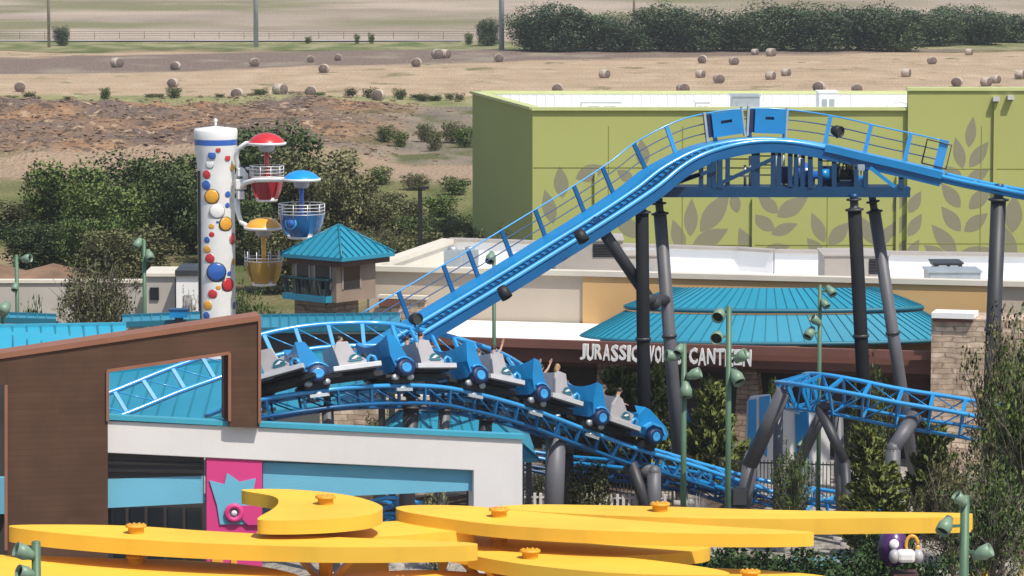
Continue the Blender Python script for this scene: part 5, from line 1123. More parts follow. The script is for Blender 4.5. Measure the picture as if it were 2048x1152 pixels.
# ------------------------------------------------------------------ the train
def rider(pose, shirt, hairm, label, big=1.0):
    """seated rider: one continuous skinned body; x forward, origin at the seat"""
    me = bpy.data.meshes.new('person'); V_ = []; E_ = []; R0 = []
    def v(p, r, parent=None):
        V_.append(p); R0.append(r)
        if parent is not None: E_.append((parent, len(V_) - 1))
        return len(V_) - 1
    pel = v((0, 0, .10), .13); wa = v((-.02, 0, .28), .115, pel); ch = v((-.03, 0, .45), .135, wa); nk = v((-.02, 0, .58), .052, ch); hd = v((.0, 0, .68), .082, nk); v((.015, 0, .76), .092, hd); v((.01, 0, .83), .06, len(V_) - 1)
    for s_ in (-1, 1):
        hp = v((.08, .09 * s_, .08), .088, pel); kn = v((.42, .10 * s_, .10), .062, hp); v((.46, .10 * s_, -.20), .045, kn)
        sh_ = v((-.03, .17 * s_, .50), .058, ch)
        if pose == 'up' or (pose == 'one' and s_ < 0): el = v((.08, .24 * s_, .72), .042, sh_); v((.17, .24 * s_, .94), .028, el); hand = ((.17, .24 * s_, .94), (.2, 0, 1))
        else: el = v((.12, .23 * s_, .33), .042, sh_); v((.34, .14 * s_, .38), .03, el); hand = ((.34, .14 * s_, .38), (1, -.2 * s_, -.1))
        if s_ == -1: hands = [hand]
        else: hands.append(hand)
    me.from_pydata(V_, E_, []); ob = bpy.data.objects.new('person', me); col.objects.link(ob)
    sk = ob.modifiers.new('skin', 'SKIN'); sk.use_smooth_shade = True
    for i, sv in enumerate(me.skin_vertices[0].data): sv.radius = (R0[i], R0[i] * (1.15 if i in (1, 2) else 1)); sv.use_root = (i == 0)
    ob.modifiers.new('sub', 'SUBSURF').levels = 1; bpy.context.view_layer.update()
    m2 = bpy.data.meshes.new_from_object(ob.evaluated_get(bpy.context.evaluated_depsgraph_get())); bpy.data.objects.remove(ob)
    q = MB(); q.add([x.co.copy() for x in m2.vertices], [tuple(p.vertices) for p in m2.polygons], 0, True)
    for i, f_ in enumerate(q.f):
        c_ = sum((q.v[k] for k in f_), Vector()) / len(f_)
        arm = abs(c_.y) > .205 or (c_.x > .13 and c_.z > .2)
        q.m[i] = 0 if (c_.z > .56 or arm) else (2 if (c_.z < .17 and c_.x > -.02 and (c_.x > .07 or c_.z < .1)) else 1)
    for (hp_, dr) in hands:                      # palm, four fingers and a thumb
        c_ = Vector(hp_); dv = Vector(dr).normalized(); sd = dv.cross(Vector((0, 0, 1)) if abs(dv.z) < .8 else Vector((1, 0, 0))).normalized(); up_ = sd.cross(dv)
        q.hexa([c_ + dv * a + sd * b + up_ * e_ for e_ in (-.012, .012) for a, b in ((-.01, -.035), (.085, -.042), (.085, .042), (-.01, .035))], 0)
        for k, ln in enumerate((.065, .08, .075, .055)): f0 = c_ + dv * .08 + sd * (-.032 + .021 * k); q.tube([f0, f0 + dv * ln * .6 + up_ * .005, f0 + dv * ln - up_ * .015], [.0095, .009, .007], 6, 0)
        f0 = c_ + dv * .02 + sd * .036; q.tube([f0, f0 + dv * .035 + sd * .03, f0 + dv * .065 + sd * .034], [.011, .01, .008], 6, 0)
    hc = Vector((.012, 0, .755)); q.ball(hc + Vector((.02, 0, 0)), .092, 14, 0, (.92, .82, 1.12))
    q.add([hc + Vector(x) for x in ((.10, -.014, -.02), (.10, .014, -.02), (.097, 0, .03), (.128, 0, -.022))], [(0, 3, 2), (3, 1, 2), (0, 1, 3)], 0)
    for s_ in (-1, 1): q.ball(hc + Vector((.094, .034 * s_, .012)), .013, 6, 3); q.ball(hc + Vector((.02, .082 * s_, -.005)), .022, 6, 0, (.7, .4, 1.2))
    q.hexa([hc + Vector((a, b, c_)) for c_ in (-.062, -.052) for a, b in ((.084, -.025), (.097, -.012), (.097, .012), (.084, .025))], 4)
    bo = q.build('person', [M['skin'], M[shirt], M['jeans'], M['eye'], M['red']], origin=(0, 0, 0))
    q = MB(); q.ball(hc + Vector((-.008, 0, .022)), .107, 14, 0, (.9, .84, 1.0)); q.f2 = None
    keep = [i for i, f_ in enumerate(q.f) if not ((sum((q.v[k] for k in f_), Vector()) / len(f_)).x > hc.x + .045 and (sum((q.v[k] for k in f_), Vector()) / len(f_)).z < hc.z + .055)]
    q.f = [q.f[i] for i in keep]; q.m = [0] * len(keep); q.sm = [True] * len(keep)
    if hairm == 'hair2' or hairm == 'hair3': q.ball(hc + Vector((-.075, 0, -.08)), .075, 10, 0, (.6, 1, 1.5))
    q.build('hair', M[hairm], bo); ORG[bo.name] = Vector((0, 0, 0))
    return tag(bo, label, 'person', 'riders on the coaster train')
def car_proto(lead=False):
    o = thing('coaster_car', (0, 0, 0), 'x', 'coaster car'); W = .66
    q = MB(); q.box((.80, 0, .28), (1.9, .6, .14)); q.box((.75, 0, .41), (1.6, 1.0, .06)); q.build('chassis', M['black'], o)
    # rear shell, scooped along its top edge
    ys = [-W, -W + .02, -.48, -.24, 0, .24, .48, W - .02, W]; q = MB(); ring = []
    for i, y in enumerate(ys):
        f_ = abs(y) / W; zt = 1.26 + .26 * f_ ** 2.0; zb_ = .36 + .0 * f_ + (.10 if f_ > .9 else 0); rear = -.66 + .12 * f_ ** 2
        ring.append([(-.26, y, zb_), (-.44 + .04 * f_, y, .85), (-.50 + .05 * f_, y, zt), (-.20, y, zt - .03), (.12, y, .84), (.26, y, zb_)])
    n = 6; q.add([Vector(v) for r in ring for v in r], [(i * n + k, i * n + (k + 1) % n, (i + 1) * n + (k + 1) % n, (i + 1) * n + k) for i in range(len(ys) - 1) for k in range(n)] + [tuple(range(n)), tuple((len(ys) - 1) * n + k for k in range(n))]); q.build('rear_shell', M['blue'], o, bevel=.015); q = MB(); q.bar((-.40, -.5, .98), (-.40, .5, .98), .04, .05); q.build('shell_bar', M['dblue'], o)
    # seat sides and back
    for s_ in (-1, 1):
        prof = [(.60, .60), (1.34, .60), (1.30, .72), (1.02, .98), (.90, 1.34), (.62, 1.36), (.52, 1.1)] if not lead else [(.42, .62), (1.34, .58), (1.34, .92), (1.02, .96), (.80, 1.22), (.55, 1.36), (.40, 1.0)]
        q = MB(); q.prism([(x, s_ * (W - .03), z) for x, z in prof], (0, -s_ * .07, 0)); sd = q.build('seat_side', M['seat'], o, bevel=.012)
        yy = s_ * (W - .028); q = MB(); cx, cz = (1.03, .76) ; arc = [(cx + .17 * math.cos(math.pi * k / 10), cz + .17 * math.sin(math.pi * k / 10)) for k in range(11)]
        q.prism([(x, yy, z) for x, z in arc], (0, s_ * .008, 0)); q.prism([(cx + a, yy, cz + b) for a, b in ((-.22, -.02), (.22, -.02), (.14, -.075), (-.14, -.075))], (0, s_ * .008, 0)); q.build('emblem', M['dteal'], sd)
        q = MB(); q.prism([(cx + a, yy + s_ * .010, cz + b) for a, b in ((-.11, .01), (-.02, .09), (.04, .12), (.12, .05), (.05, .07), (.02, .02))], (0, s_ * .004, 0)); q.build('emblem_mark', M['white'], sd)
        # decorative wheel with rim and fender
        q = MB(); q.lathe([(.16, -.1), (.25, -.1), (.27, -.06), (.27, .06), (.25, .1), (.16, .1)], (0, s_ * (W + .02), .46), (0, 1, 0), 22); wh = q.build('wheel', M['navy'], o)
        q = MB(); q.lathe([(.01, .085), (.11, .085), (.15, .095), (.165, .08), (.165, .02)], (0, s_ * (W + .02), .46), (0, s_, 0), 18); q.build('rim', M['lblue'], wh)
        q = MB(); q.tube([(.33 * math.cos(math.pi * k / 8 + .1), s_ * (W + .03), .46 + .33 * math.sin(math.pi * k / 8 + .1)) for k in range(1, 7)], .035, 6); q.build('fender', M['lblue'], o)
        q = MB(); q.box((1.04, s_ * (W - .02), .53), (1.24, .12, .15)); q.build('side_sill', M['silver'], o, bevel=.01)
        q = MB(); q.box((1.04, s_ * (W - .02), .435), (1.22, .09, .035)); q.build('sill_groove', M['dgrey'], o)
        q = MB(); q.box((0, s_ * .45, .12), (.62, .2, .2)); q.build('bogie', M['black'], o)
        for dx in (-.24, .22): q = MB(); q.lathe([(.01, -.045), (.1, -.045), (.1, .045), (.01, .045)], (dx, s_ * .56, .19), (0, 1, 0), 12); q.build('guide_wheel', M['galv'], o)
        q = MB(); q.lathe([(.01, -.045), (.085, -.045), (.085, .045), (.01, .045)], (0, s_ * .5, -.16), (0, 1, 0), 12); q.bar((-.25, s_ * .56, -.2), (.25, s_ * .56, -.2), .06, .1); q.build('upstop_wheel', M['galv'], o)
        q = MB(); q.tube([(1.34, s_ * (W - .05), .58), (1.35, s_ * (W - .05), .74), (1.43, s_ * (W - .05), .82), (1.52, s_ * (W - .05), .77), (1.56, s_ * (W - .05), .58)], .05, 6); q.build('grab_arch', M['lblue'], o)
    q = MB(); q.hexa([(.62, -.58, .55), (.76, -.58, .55), (.76, .58, .55), (.62, .58, .55), (.50, -.58, 1.28), (.6, -.58, 1.28), (.6, .58, 1.28), (.50, .58, 1.28)]); q.build('seat_back', M['seat'], o)
    q = MB(); q.box((1.0, 0, .56), (.6, 1.1, .1)); q.build('seat_cushion', M['dgrey'], o)
    q = MB(); q.tube([(1.45, -.5, .6), (1.30, -.5, .9), (1.30, .5, .9), (1.45, .5, .6)], .035, 6); q.build('lap_bar', M['dgrey'], o)
    q = MB(); q.bar((1.9, 0, .2), (2.35, 0, .12), .1, .1); q.build('coupler', M['black'], o)
    if lead:
        q = MB(); H = [(1.62, .42), (1.54, 1.02), (1.74, 1.30), (1.98, 1.27), (2.78, .90), (2.96, .68), (2.90, .46), (2.6, .38)]
        q.prism([(x, -W + .06, z) for x, z in H], (0, 2 * W - .12, 0)); q.build('hood', M['blue'], o, bevel=.03)
        q = MB(); q.hexa([(2.02, -.42, 1.255), (2.76, -.42, .915), (2.76, .42, .915), (2.02, .42, 1.255), (2.02, -.42, 1.28), (2.78, -.42, .935), (2.78, .42, .935), (2.02, .42, 1.28)]); q.build('hood_panel', M['seat'], o)
        q = MB()
        for k in range(7): q.box((2.955, -.3 + k * .1, .58), (.06, .05, .2))
        q.build('grille', M['silver'], o)
        for s_ in (-1, 1):
            q = MB(); q.lathe([(.01, 0), (.09, 0), (.11, -.05)], (2.95, s_ * .44, .62), (1, 0, 0), 12); q.build('headlight', M['white'], o)
            q = MB(); q.lathe([(.16, -.1), (.25, -.1), (.27, -.06), (.27, .06), (.25, .1), (.16, .1)], (2.28, s_ * (W + .02), .46), (0, 1, 0), 22); wh = q.build('wheel', M['navy'], o)
            q = MB(); q.lathe([(.01, .085), (.11, .085), (.15, .095), (.165, .08), (.165, .02)], (2.28, s_ * (W + .02), .46), (0, s_, 0), 18); q.build('rim', M['lblue'], wh)
            q = MB(); q.bar((1.78, s_ * (W + .03), .62), (2.02, s_ * (W + .03), .84), .12, .08); q.bar((2.02, s_ * (W + .03), .84), (2.44, s_ * (W + .03), .84), .12, .08); q.bar((2.44, s_ * (W + .03), .84), (2.66, s_ * (W + .03), .6), .12, .08); q.build('fender', M['lblue'], o)
            q = MB(); q.box((2.28, s_ * .45, .12), (.62, .2, .2)); q.build('bogie', M['black'], o)
        q = MB(); q.hexa([(1.60, -.5, .98), (1.64, -.5, .98), (1.64, .5, .98), (1.60, .5, .98), (1.44, -.46, 1.25), (1.47, -.46, 1.25), (1.47, .46, 1.25), (1.44, .46, 1.25)]); q.build('windscreen', M['glass'], o)
    return o
def world_m(i, frs, lift_=.04):
    p, T, s, u = frs[i]; l = -s; m = Matrix((( T.x, l.x, u.x, p.x + u.x * lift_), (T.y, l.y, u.y, p.y + u.y * lift_), (T.z, l.z, u.z, p.z + u.z * lift_), (0, 0, 0, 1))); return m
cars = [(483, 'blue and grey coaster car half hidden behind the brown frame wall, last of the train'), (637, 'coaster car with bright sunlit side and wheel, second from the back'), (803, 'coaster car at the top of the curve with dark blue scooped back shell'),
        (950, 'coaster car in the middle of the train, behind a rider with a raised arm'), (1080, 'coaster car starting down the drop, second from the front'), (1192, 'lead coaster car with blue bonnet, grey hood panel and front wheels')]
CP = car_proto(); LP = car_proto(True); first = True
riders = {1: [('fwd', 'shirt_black', 'hair', 1, 'rider with dark hair and black shirt in the sunlit second-last car')], 2: [('fwd', 'shirt_red', 'hair', -1, 'rider in a red shirt in the car at the top of the curve, near side'), ('fwd', 'shirt_black', 'hair', 1, 'dark-haired rider in black in the car at the top of the curve, far side')],
          3: [('one', 'shirt_black', 'hair', -1, 'rider in the middle car raising one arm high'), ('fwd', 'shirt_teal', 'hair2', 1, 'brown-haired rider on the far side of the middle car')], 4: [('fwd', 'shirt_white', 'hair3', -1, 'blond rider in white in the second car from the front'), ('up', 'shirt_white', 'hair', 1, 'rider in white with both arms up, second car from the front')],
          5: [('fwd', 'shirt_black', 'hair', -1, 'dark-haired rider in black on the near side of the lead car'), ('fwd', 'shirt_red', 'hair2', 1, 'rider in red on the far side of the lead car')]}
for n_, (px, lab) in enumerate(cars):
    i = nearest_off(MAIN, px, .75, .5); lead = n_ == 5
    if lead: o = LP
    elif n_ == 0: o = CP
    else: o = copy_tree(CP)
    o.matrix_world = world_m(i, MAIN) @ Matrix.Diagonal((1.26, 1.28, 1.02, 1)); tag(o, lab, 'coaster car', 'cars of the coaster train')
    for pose, shirt, hm_, sd, rl_ in riders.get(n_, []):
        r = rider(pose, shirt, hm_, rl_); r.matrix_world = world_m(i, MAIN) @ Matrix.Translation((1.16, sd * .36, .84))

# ------------------------------------------------------------------ light poles
def light_pole(px, pyt, d, label, floods, r=.085, m_='lamp_green'):
    t_ = P(px, pyt, d); o = thing('light_pole', (t_.x, t_.y, 0), label, 'light pole', 'sage green light poles')
    q = MB(); q.tube([(t_.x, t_.y, 0), (t_.x, t_.y, t_.z)], [r * 1.15, r], 12); q.lathe([(r, 0), (r * .9, .04), (.01, .06)], t_, n=12); q.build('pole', M[m_], o)
    q = MB(); q.lathe([(r * 2, 0), (r * 2, .05), (r * 1.3, .1)], (t_.x, t_.y, 0), n=12); q.build('base_plate', M[m_], o)
    for px_, py_, dirv, s_ in floods:
        c_ = P(px_, py_, d - .15); dv = Vector(dirv).normalized(); s_ *= .9; R0 = .19 * s_
        q = MB(); q.lathe([(.01, -.30 * s_), (R0 * .55, -.30 * s_), (R0 * .7, -.18 * s_), (R0, -.05 * s_), (R0, .2 * s_), (R0 * .9, .2 * s_), (R0 * .85, .08 * s_), (.01, .08 * s_)], c_, dv, 16); fl_ = q.build('floodlight', M['flood_green'], o)
        q = MB(); q.lathe([(.01, .10 * s_), (R0 * .86, .10 * s_)], c_, dv, 14); q.build('lens', M['black'], fl_)
        q = MB(); q.bar((t_.x, t_.y, c_.z), c_, .05, .07); q.build('mounting_arm', M[m_], o)
dl = (-.5, -.6, -.7); dr_ = (.5, -.6, -.7)
light_pole(1458, 615, 112, 'tall sage light pole in front of the sign with four floodlights', [(1438, 630, (-.3, -.9, -.35), 1.1), (1434, 674, (-.2, -.95, -.2), 1.1), (1484, 712, (.6, -.3, .5), 1), (1474, 755, (.35, -.6, -.7), 1.15)])
light_pole(1368, 690, 114, 'slimmer sage light pole beside the leaning grey column, below the sign', [(1358, 700, (-.3, -.5, -.5), .8), (1342, 712, (-.8, -.3, .2), 1), (1390, 748, (.85, -.2, .35), 1), (1372, 782, (0, -.35, -.9), 1.1)])
light_pole(1640, 572, 128, 'thin sage light pole before the teal canteen roof with four small floods', [(1662, 583, dr_, .9), (1650, 608, dr_, .8), (1630, 640, (-.6, -.3, .6), .9), (1619, 667, dl, 1)], .07)
light_pole(288, 482, 152, 'sage light pole left of the bubble tower with two floodlights', [(275, 488, (-.4, -.5, -.8), 1), (299, 512, (.3, -.6, -.8), 1.05)], .08)
light_pole(33, 512, 152, 'sage light pole at the far left before the grey wall', [(54, 517, (.6, -.3, .1), 1.0), (30, 575, (-.1, -.6, -.7), .8)], .08)
light_pole(988, 512, 137, 'slender light pole behind the lift track with one floodlight', [(981, 516, (-.2, -.7, -.7), 1)], .07)
light_pole(1930, 994, 90, 'near sage light pole at lower right with three floodlights', [(1919, 998, (-.5, -.2, .6), .8), (1890, 1053, (-.45, -.6, -.65), 1.05), (1968, 1105, (.8, -.3, .45), 1.05)], .11)
light_pole(72, 1086, 88, 'near sage light pole at lower left below the yellow petal', [(46, 1104, (-.8, -.35, .4), 1.1), (50, 1146, (-.7, -.5, .3), 1.0)], .11)
light_pole(1612, 900, 130, 'thin grey-green light pole in front of the striped screen', [(1600, 890, dl, .6)], .06)
o = thing('lamp_post', gz(P(840, 480, 200)), 'dark square-headed lamp post before the olive scrub', 'lamp post'); a = P(840, 376, 200)
q = MB(); q.bar((a.x, a.y, 0), a, .22, .22); q.build('pole', M['black'], o); q = MB(); q.box(a + Vector((.2, 0, .02)), (.55, .3, .12)); q.build('lamp_head', M['black'], o)
o = thing('vine_speaker', gz(P(8, 700, 120)), 'pale floodlight peeking in at the left picture edge above the aqua roof', 'floodlight'); q = MB(); q.lathe([(.01, -.25), (.12, -.25), (.2, -.02), (.2, .2), (.01, .12)], P(8, 618, 120), (-.4, -.6, -.6), 14); q.build('housing', M['flood_green'], o); q = MB(); a = P(4, 618, 120); q.bar((a.x, a.y + .1, 0), (a.x, a.y + .1, a.z), .1, .1); q.build('stand', M['lamp_green'], o)

# ------------------------------------------------------------------ brown frame and white pavilion wall
wp = Plane(215, 103.6, 1045, 106.0); n_ = wp.n
ww = thing('white_wall', gz(wp(640, 980)), 'white stucco wall with sky blue coping and wide opening', 'wall')
q = MB(); zb = -0.0
def drop(pts, idx):
    for i in idx: pts[i] = Vector((pts[i].x, pts[i].y, 0))
    return pts
beamp = [wp(214, 842), wp(1045, 878), wp(1045, 1152), wp(947, 1152), wp(947, 941), wp(215, 906)]; beamp = drop(beamp, (2, 3))
q.prism(beamp, -n_ * 1.0); q.build('wall', M['wall_white'], ww, bevel=.02)
for x0, y0_, x1, y1_ in ((212, 830, 461, 843), (519, 845, 1049, 870)):
    a = wp(x0, y0_, .08); b = wp(x1, y1_, .08); th = .13; q = MB(); A = [a - Vector((0, 0, th)), b - Vector((0, 0, th)), b - n_ * .4 - Vector((0, 0, th)), a - n_ * .4 - Vector((0, 0, th))]; q.hexa(A + [v + Vector((0, 0, th)) for v in A]); q.build('coping', M['cap_blue'], ww)
# powder blue soffit band inside the opening
bp = Plane(215, 103.84, 1045, 106.24)
q = MB(); A = [bp(214, 935), bp(948, 905), bp(948, 985), bp(740, 992), bp(525, 996), bp(214, 1016)]
o = thing('blue_fascia', gz(bp(700, 1000)), 'powder blue fascia band inside the white wall opening', 'fascia')
q.prism([bp(526, 925), bp(948, 938), bp(948, 981), bp(700, 992), bp(526, 997)], -n_ * .3); q.build('band', M['band_blue'], o)
q = MB(); q.prism([bp(215, 958), bp(408, 951), bp(408, 1006), bp(215, 1016)], -n_ * .3); q.build('band', M['band_blue'], o)
q = MB(); q.prism([bp(215, 900), bp(408, 905), bp(408, 952), bp(215, 958)], -n_ * .25); q.build('dark_transom', M['dgrey'], o)
q = MB()
for yy in (925, 940): q.bar(bp(216, yy, .06), bp(406, yy + 3, .06), .08, .1)
q.build('transom_bar', M['black'], o)
for px in (216, 940): a = bp(px, 960, -.6); q = MB(); q.box((a.x, a.y, 2.2), (.2, .2, 4.4)); q.build('post', M['dgrey'], o)
# shaded back of the opening
o = thing('arcade_front', gz(P(330, 1060, 112)), 'shaded glazed arcade front with railing seen under the blue band', 'shop front'); pl = flat(112)
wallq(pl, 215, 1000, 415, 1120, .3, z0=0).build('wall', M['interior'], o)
for k in range(5): wallq(pl, 222 + k * 38, 1015, 252 + k * 38, 1110, .06, .05, z0=.2).build('window', M['glass'], o)
q = MB()
for k in range(26): a = pl(218 + k * 7.6, 1060, 1.0); q.box((a.x, a.y, .55), (.035, .035, 1.1))
a = pl(216, 1060, 1.0); b = pl(412, 1060, 1.0); q.bar((a.x, a.y, 1.1), (b.x, b.y, 1.1), .06, .06); q.build('railing', M['galv'], o)
# pink sign panel with cut-out crown
pp = Plane(215, 103.66, 1045, 106.06); sgn = thing('pink_sign', gz(pp(468, 1060)), 'magenta sign panel with pale blue crown shape and pink ring', 'sign')
q = MB(); A = drop([pp(413, 916), pp(524, 921), pp(524, 1140), pp(413, 1140)], (2, 3)); q.prism(A, -n_ * .26); q.build('panel', M['pink'], sgn)
q = MB(); q.prism([pp(a, b, .05) for a, b in ((419, 961), (449, 969), (454, 946), (480, 964), (512, 957), (506, 985), (500, 1006), (524, 1008), (524, 1022), (505, 1030), (498, 1048), (440, 1049), (434, 1010))], -n_ * .045); q.build('crown_shape', M['band_blue'], sgn)
cc = pp(468, 1026, .07); q = MB(); kx = 104 / F; q.lathe([(9 * kx, .0), (9 * kx, .06), (20 * kx, .06), (20 * kx, 0)], cc, n_, 24); q.build('ring', M['pink'], sgn)
q = MB(); q.prism([pp(a, b, .10) for a, b in ((484, 1012), (524, 1010), (524, 1050), (496, 1050), (484, 1038))], -n_ * .04); q.build('stem_shape', M['pink'], sgn)
q = MB(); q.lathe([(.01, .0), (6 * kx, .0), (6 * kx, .05), (.01, .05)], pp(468, 1026, .06), n_, 16); q.build('ring_centre', M['wall_white'], sgn)
for x0, x1 in ((424, 446), (462, 474)): q = MB(); q.prism([pp(a, b, .05) for a, b in ((x0, 1115), (x1, 1115), (x1, 1138), (x0, 1138))], -n_ * .045); q.build('badge', M['gold'], sgn)
# brown timber frame wall
bw = Plane(15, 102.7, 520, 104.2); nb = bw.n; o = thing('brown_frame', gz(bw(300, 900)), 'brown boarded wall with sloping top and window opening', 'wall')
TH = .9
def bpiece(pts, name, m_, dr=(), th=TH): q = MB(); A = [bw(a, b) for a, b in pts]; A = drop(A, dr); q.prism(A, -nb * th); return q.build(name, M[m_], o)
topy = lambda x: 708 + (632 - 708) * x / 520
bpiece([(14, topy(14)), (215, topy(215)), (215, 1150), (14, 1150)], 'pier', 'brown', (2, 3))
bpiece([(-260, topy(-260)), (14, topy(14)), (14, 770), (-260, 770)], 'left_lintel', 'brown')
bpiece([(-260, 770), (-60, 770), (-60, 1150), (-260, 1150)], 'left_pier', 'brown', (2, 3))
bpiece([(215, topy(215)), (519, topy(519)), (519, 705), (458, 707), (215, 743)], 'lintel', 'brown')
bpiece([(458, 707), (519, 705), (519, 856), (458, 852)], 'right_leg', 'brown')
a = bw(-262, topy(-262) - 1, .06); b = bw(522, topy(522) - 1, .06); q = MB(); h_ = Vector((0, 0, .15)); A = [a - h_, b - h_, b - nb * (TH + .12) - h_, a - nb * (TH + .12) - h_]; q.hexa(A + [v + h_ for v in A]); q.build('coping', M['brown_trim'], o)
q = MB()
for (x0, y0_, x1, y1_) in ((214, 742, 459, 706), (459, 706, 459, 842), (12, 770, 12, 1100), (215, 742, 215, 842), (519, 636, 519, 846)): q = MB(); q.bar(bw(x0, y0_, .02), bw(x1, y1_, .02), .08, .09, n_); q.build('edge_trim', M['brown_trim'], o)
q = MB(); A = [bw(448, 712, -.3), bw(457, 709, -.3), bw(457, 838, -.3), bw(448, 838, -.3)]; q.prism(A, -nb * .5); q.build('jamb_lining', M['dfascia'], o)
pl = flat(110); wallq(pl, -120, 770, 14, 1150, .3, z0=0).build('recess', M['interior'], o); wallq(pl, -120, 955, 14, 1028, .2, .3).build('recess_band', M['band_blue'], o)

# ------------------------------------------------------------------ yellow petal canopies
def petal(poly, z, th, name='petal'):
    pts = catmull([PZ(a, b, z) for a, b in poly] + [PZ(*poly[0], z)], .35)[:-1] if False else [PZ(a, b, z) for a, b in poly]
    return pts
def smooth_closed(pts, sub=6):
    n = len(pts); out = []
    for i in range(n):
        p0, p1, p2, p3 = pts[i - 1], pts[i], pts[(i + 1) % n], pts[(i + 2) % n]
        for k in range(sub):
            t_ = k / sub; out.append(.5 * ((2 * p1) + (p2 - p0) * t_ + (2 * p0 - 5 * p1 + 4 * p2 - p3) * t_ ** 2 + (3 * p1 - p0 - 3 * p2 + p3) * t_ ** 3))
    return out
def canopy(label, upper, zu, thu, hubs, lower=None, zl=None, post=True):
    hx, hy = hubs; hc = PZ(hx, hy, zu); o = thing('petal_canopy', gz(hc), label, 'shade canopy', 'yellow petal canopies')
    for nm, poly, z, th in (('upper_petal', upper, zu, thu),) + ((('lower_petal', lower, zl, .34),) if lower else ()):
        pts = smooth_closed([PZ(a, b, z) for a, b in poly], 12); q = MB(); q.prism(pts, (0, 0, -th))
        pe = q.build(nm, M['yellow'], o)
        q = MB(); r = .245; hz = Vector((hc.x, hc.y, z)); r = .27; q.lathe([(r * .76, -.01), (r * .76, .15), (r, .16), (r, .21), (r * .3, .22), (.01, .22)], hz, n=18)
        for k in range(10): a_ = k * .628; q.lathe([(.03, .21), (.03, .235), (.01, .24)], hz + Vector((r * .8 * math.cos(a_), r * .8 * math.sin(a_), 0)), n=6)
        q.build('hub', M['orange'], pe)
    q = MB(); q.tube([(hc.x, hc.y, 0), (hc.x, hc.y, zu - thu)], .18, 14); q.build('post', M['orange'], o)
    q = MB()
    for k in range(3):
        a_ = k * 2.09 + .5; e_ = Vector((hc.x + 1.3 * math.cos(a_), hc.y + 1.0 * math.sin(a_), (zl or zu) - (.34 if zl else thu) - .02)); q.bar((hc.x, hc.y, e_.z - 1.1), e_, .22, .12)
    q.build('strut', M['gold'], o); return o
canopy('longest yellow petal canopy at lower left, crossing before the pink sign', [(20, 1051), (120, 1049), (270, 1052), (420, 1062), (620, 1072), (800, 1079), (938, 1085), (938, 1091), (800, 1094), (640, 1094), (470, 1089), (320, 1082), (180, 1072), (60, 1060)], 5.0, .40, (272, 1066),
       [(-60, 1113), (60, 1111), (200, 1116), (360, 1120), (480, 1128), (560, 1140), (600, 1156), (520, 1170), (300, 1182), (60, 1178), (-90, 1150)], 4.2)
canopy('rounded yellow petal canopy with concave left side, behind the others', [(483, 980), (560, 978), (640, 983), (710, 993), (755, 1007), (764, 1018), (735, 1030), (660, 1038), (580, 1041), (522, 1040), (518, 1034), (545, 1018), (557, 1004), (545, 992)], 5.5, .36, (651, 1008),
       [(520, 1062), (640, 1052), (740, 1046), (800, 1042), (900, 1048), (950, 1058), (860, 1066), (760, 1074), (640, 1080), (540, 1078)], 4.8)
canopy('long yellow petal canopy in the middle, tapering to the right', [(794, 1014), (840, 1010), (940, 1012), (1050, 1022), (1200, 1035), (1400, 1050), (1604, 1062), (1606, 1067), (1450, 1068), (1280, 1064), (1120, 1058), (980, 1048), (860, 1032), (805, 1022)], 5.1, .34, (998, 1033),
       [(840, 1060), (920, 1056), (1010, 1066), (1120, 1072), (1260, 1080), (1400, 1088), (1412, 1098), (1330, 1108), (1240, 1112), (1120, 1116), (980, 1110), (870, 1090)], 4.35)
canopy('longest rear yellow petal canopy stretching to the right lamp post', [(992, 1014), (1060, 1009), (1180, 1010), (1330, 1013), (1520, 1019), (1720, 1023), (1925, 1026), (1938, 1030), (1925, 1034), (1760, 1036), (1560, 1038), (1380, 1036), (1200, 1030), (1060, 1022)], 5.0, .42, (1320, 1022))
canopy('low front yellow petal canopy at bottom centre', [(938, 1104), (1000, 1102), (1090, 1105), (1230, 1113), (1350, 1126), (1445, 1141), (1448, 1150), (1340, 1150), (1200, 1144), (1060, 1130), (960, 1114)], 4.4, .36, (1060, 1116))
canopy('low yellow petal canopy at the bottom edge, right of centre', [(1400, 1138), (1480, 1138), (1560, 1143), (1650, 1152), (1700, 1170), (1560, 1190), (1420, 1180), (1380, 1158)], 4.0, .3, (1500, 1158))
canopy('low yellow petal canopy at the bottom edge, left of centre', [(560, 1160), (700, 1146), (850, 1140), (960, 1146), (1060, 1156), (1000, 1190), (800, 1210), (620, 1200)], 3.6, .3, (800, 1172))
# pale slanted fascia pieces between the lower petals
for (pts_, lab) in (([(694, 1122), (776, 1116), (778, 1152), (680, 1152)], 'pale yellow slanted support fin under the longest left petal'), ([(872, 1112), (902, 1110), (892, 1140), (880, 1142)], 'narrow pale yellow support fin by the end of the left petal')):
    pl = flat(98.6); q = MB(); A = [pl(a, b) for a, b in pts_]; t0 = min(v.z for v in A); q.prism(A, (0, .3, 0)); b_ = A[-1]; c_ = A[-2]; q.box(((b_.x + c_.x) / 2, 98.8, t0 / 2), (.25, .25, t0)); tag(q.build('support_fin', M['gold']), lab, 'support fin')
# notice board glimpsed under the petals
pl = flat(103); o = thing('notice_board', gz(pl(1160, 1100)), 'small white notice board glimpsed between stacked yellow petals', 'notice board')
q = MB(); q.prism([pl(1100, 1078), pl(1220, 1088), pl(1218, 1112), pl(1100, 1092)], (0, .08, 0)); q.build('board', M['wall_white'], o)
q = MB(); a = pl(1160, 1110); q.box((a.x, a.y + .2, a.z / 2), (.1, .1, a.z)); q.build('post', M['dgrey'], o)
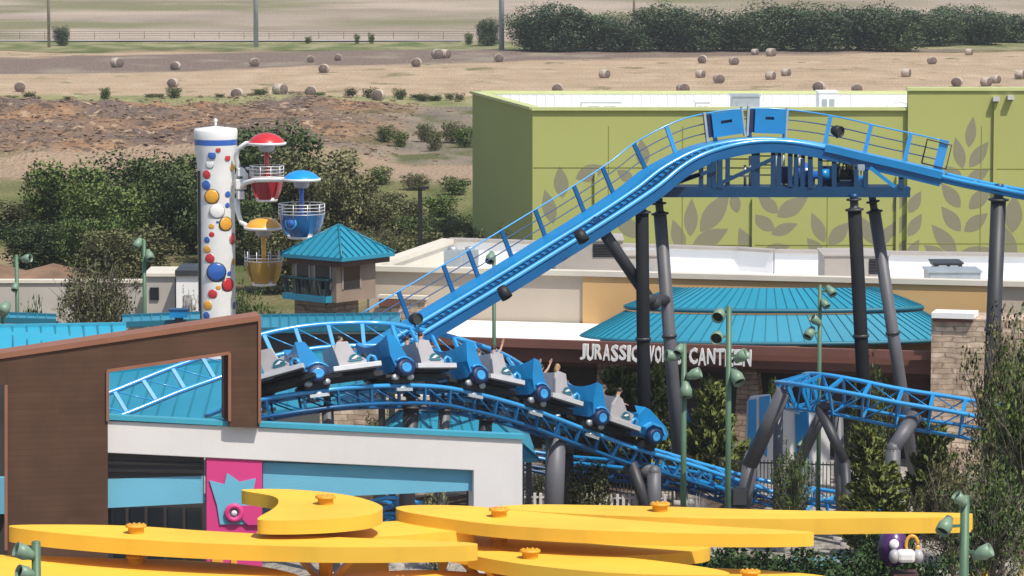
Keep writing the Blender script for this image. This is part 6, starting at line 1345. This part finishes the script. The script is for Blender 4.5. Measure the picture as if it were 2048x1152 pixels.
# small ride vehicle at lower right
rv = thing('kiddie_vehicle', gz(P(1805, 1120, 104)), 'small purple ride vehicle with white rounded front and yellow ring', 'ride vehicle'); D = 104; kx = D / F
c_ = P(1790, 1105, D); q = MB(); q.ball(c_ + Vector((-.02, .3, .1)), .55, 18, 0, (.8, .9, 1.05)); q.build('body_shell', M['purple'], rv)
q = MB(); q.lathe([(.01, 0.0), (.12, .0), (.14, -.05)], P(1787, 1086, D) + Vector((0, -.22, 0)), (0, -1, .1), 16); q.build('round_badge', M['white'], rv)
c2 = P(1812, 1112, D - .4); q = MB(); q.box(c2, (.5, .5, .34)); q.build('front_box', M['white'], rv, bevel=.1)
for s_ in (-1, 1): q = MB(); q.ball(c2 + Vector((s_ * .33, -.05, 0)), .2, 12, 0, (.8, 1, 1.0)); q.build('front_bulge', M['seat'], rv)
q = MB(); q.tube([P(1824, 1090, D - .1) + Vector((.17 * math.cos(k * .393), 0, .26 * math.sin(k * .393))) for k in range(17)], .05, 8); q.build('seat_ring', M['gold'], rv)
q = MB(); q.box((c2.x, c2.y + .3, c2.z * .45), (.7, .9, c2.z * .75)); q.build('plinth', M['dfascia'], rv)
# tidy: nothing left at the origin as a spare prototype
for k, o in PROTO.items():
    if k not in USED: 
        for ch in list(o.children): bpy.data.objects.remove(ch)
        bpy.data.objects.remove(o)

# ------------------------------------------------------------------ thin summer haze
q = MB(); q.hexa([(-1600, -400, -3), (1600, -400, -3), (1600, 2700, -3), (-1600, 2700, -3), (-1600, -400, 90), (1600, -400, 90), (1600, 2700, 90), (-1600, 2700, 90)])
hm_ = bpy.data.materials.new('haze'); hm_.use_nodes = True; N = hm_.node_tree.nodes; N.remove(N["Principled BSDF"])
pv_ = N.new("ShaderNodeVolumePrincipled"); pv_.inputs["Color"].default_value = (.86, .89, .93, 1); pv_.inputs["Density"].default_value = .00013
hm_.node_tree.links.new(pv_.outputs[0], N["Material Output"].inputs["Volume"])
tag(q.build('haze', hm_, origin=(0, 0, 0)), kind='stuff')
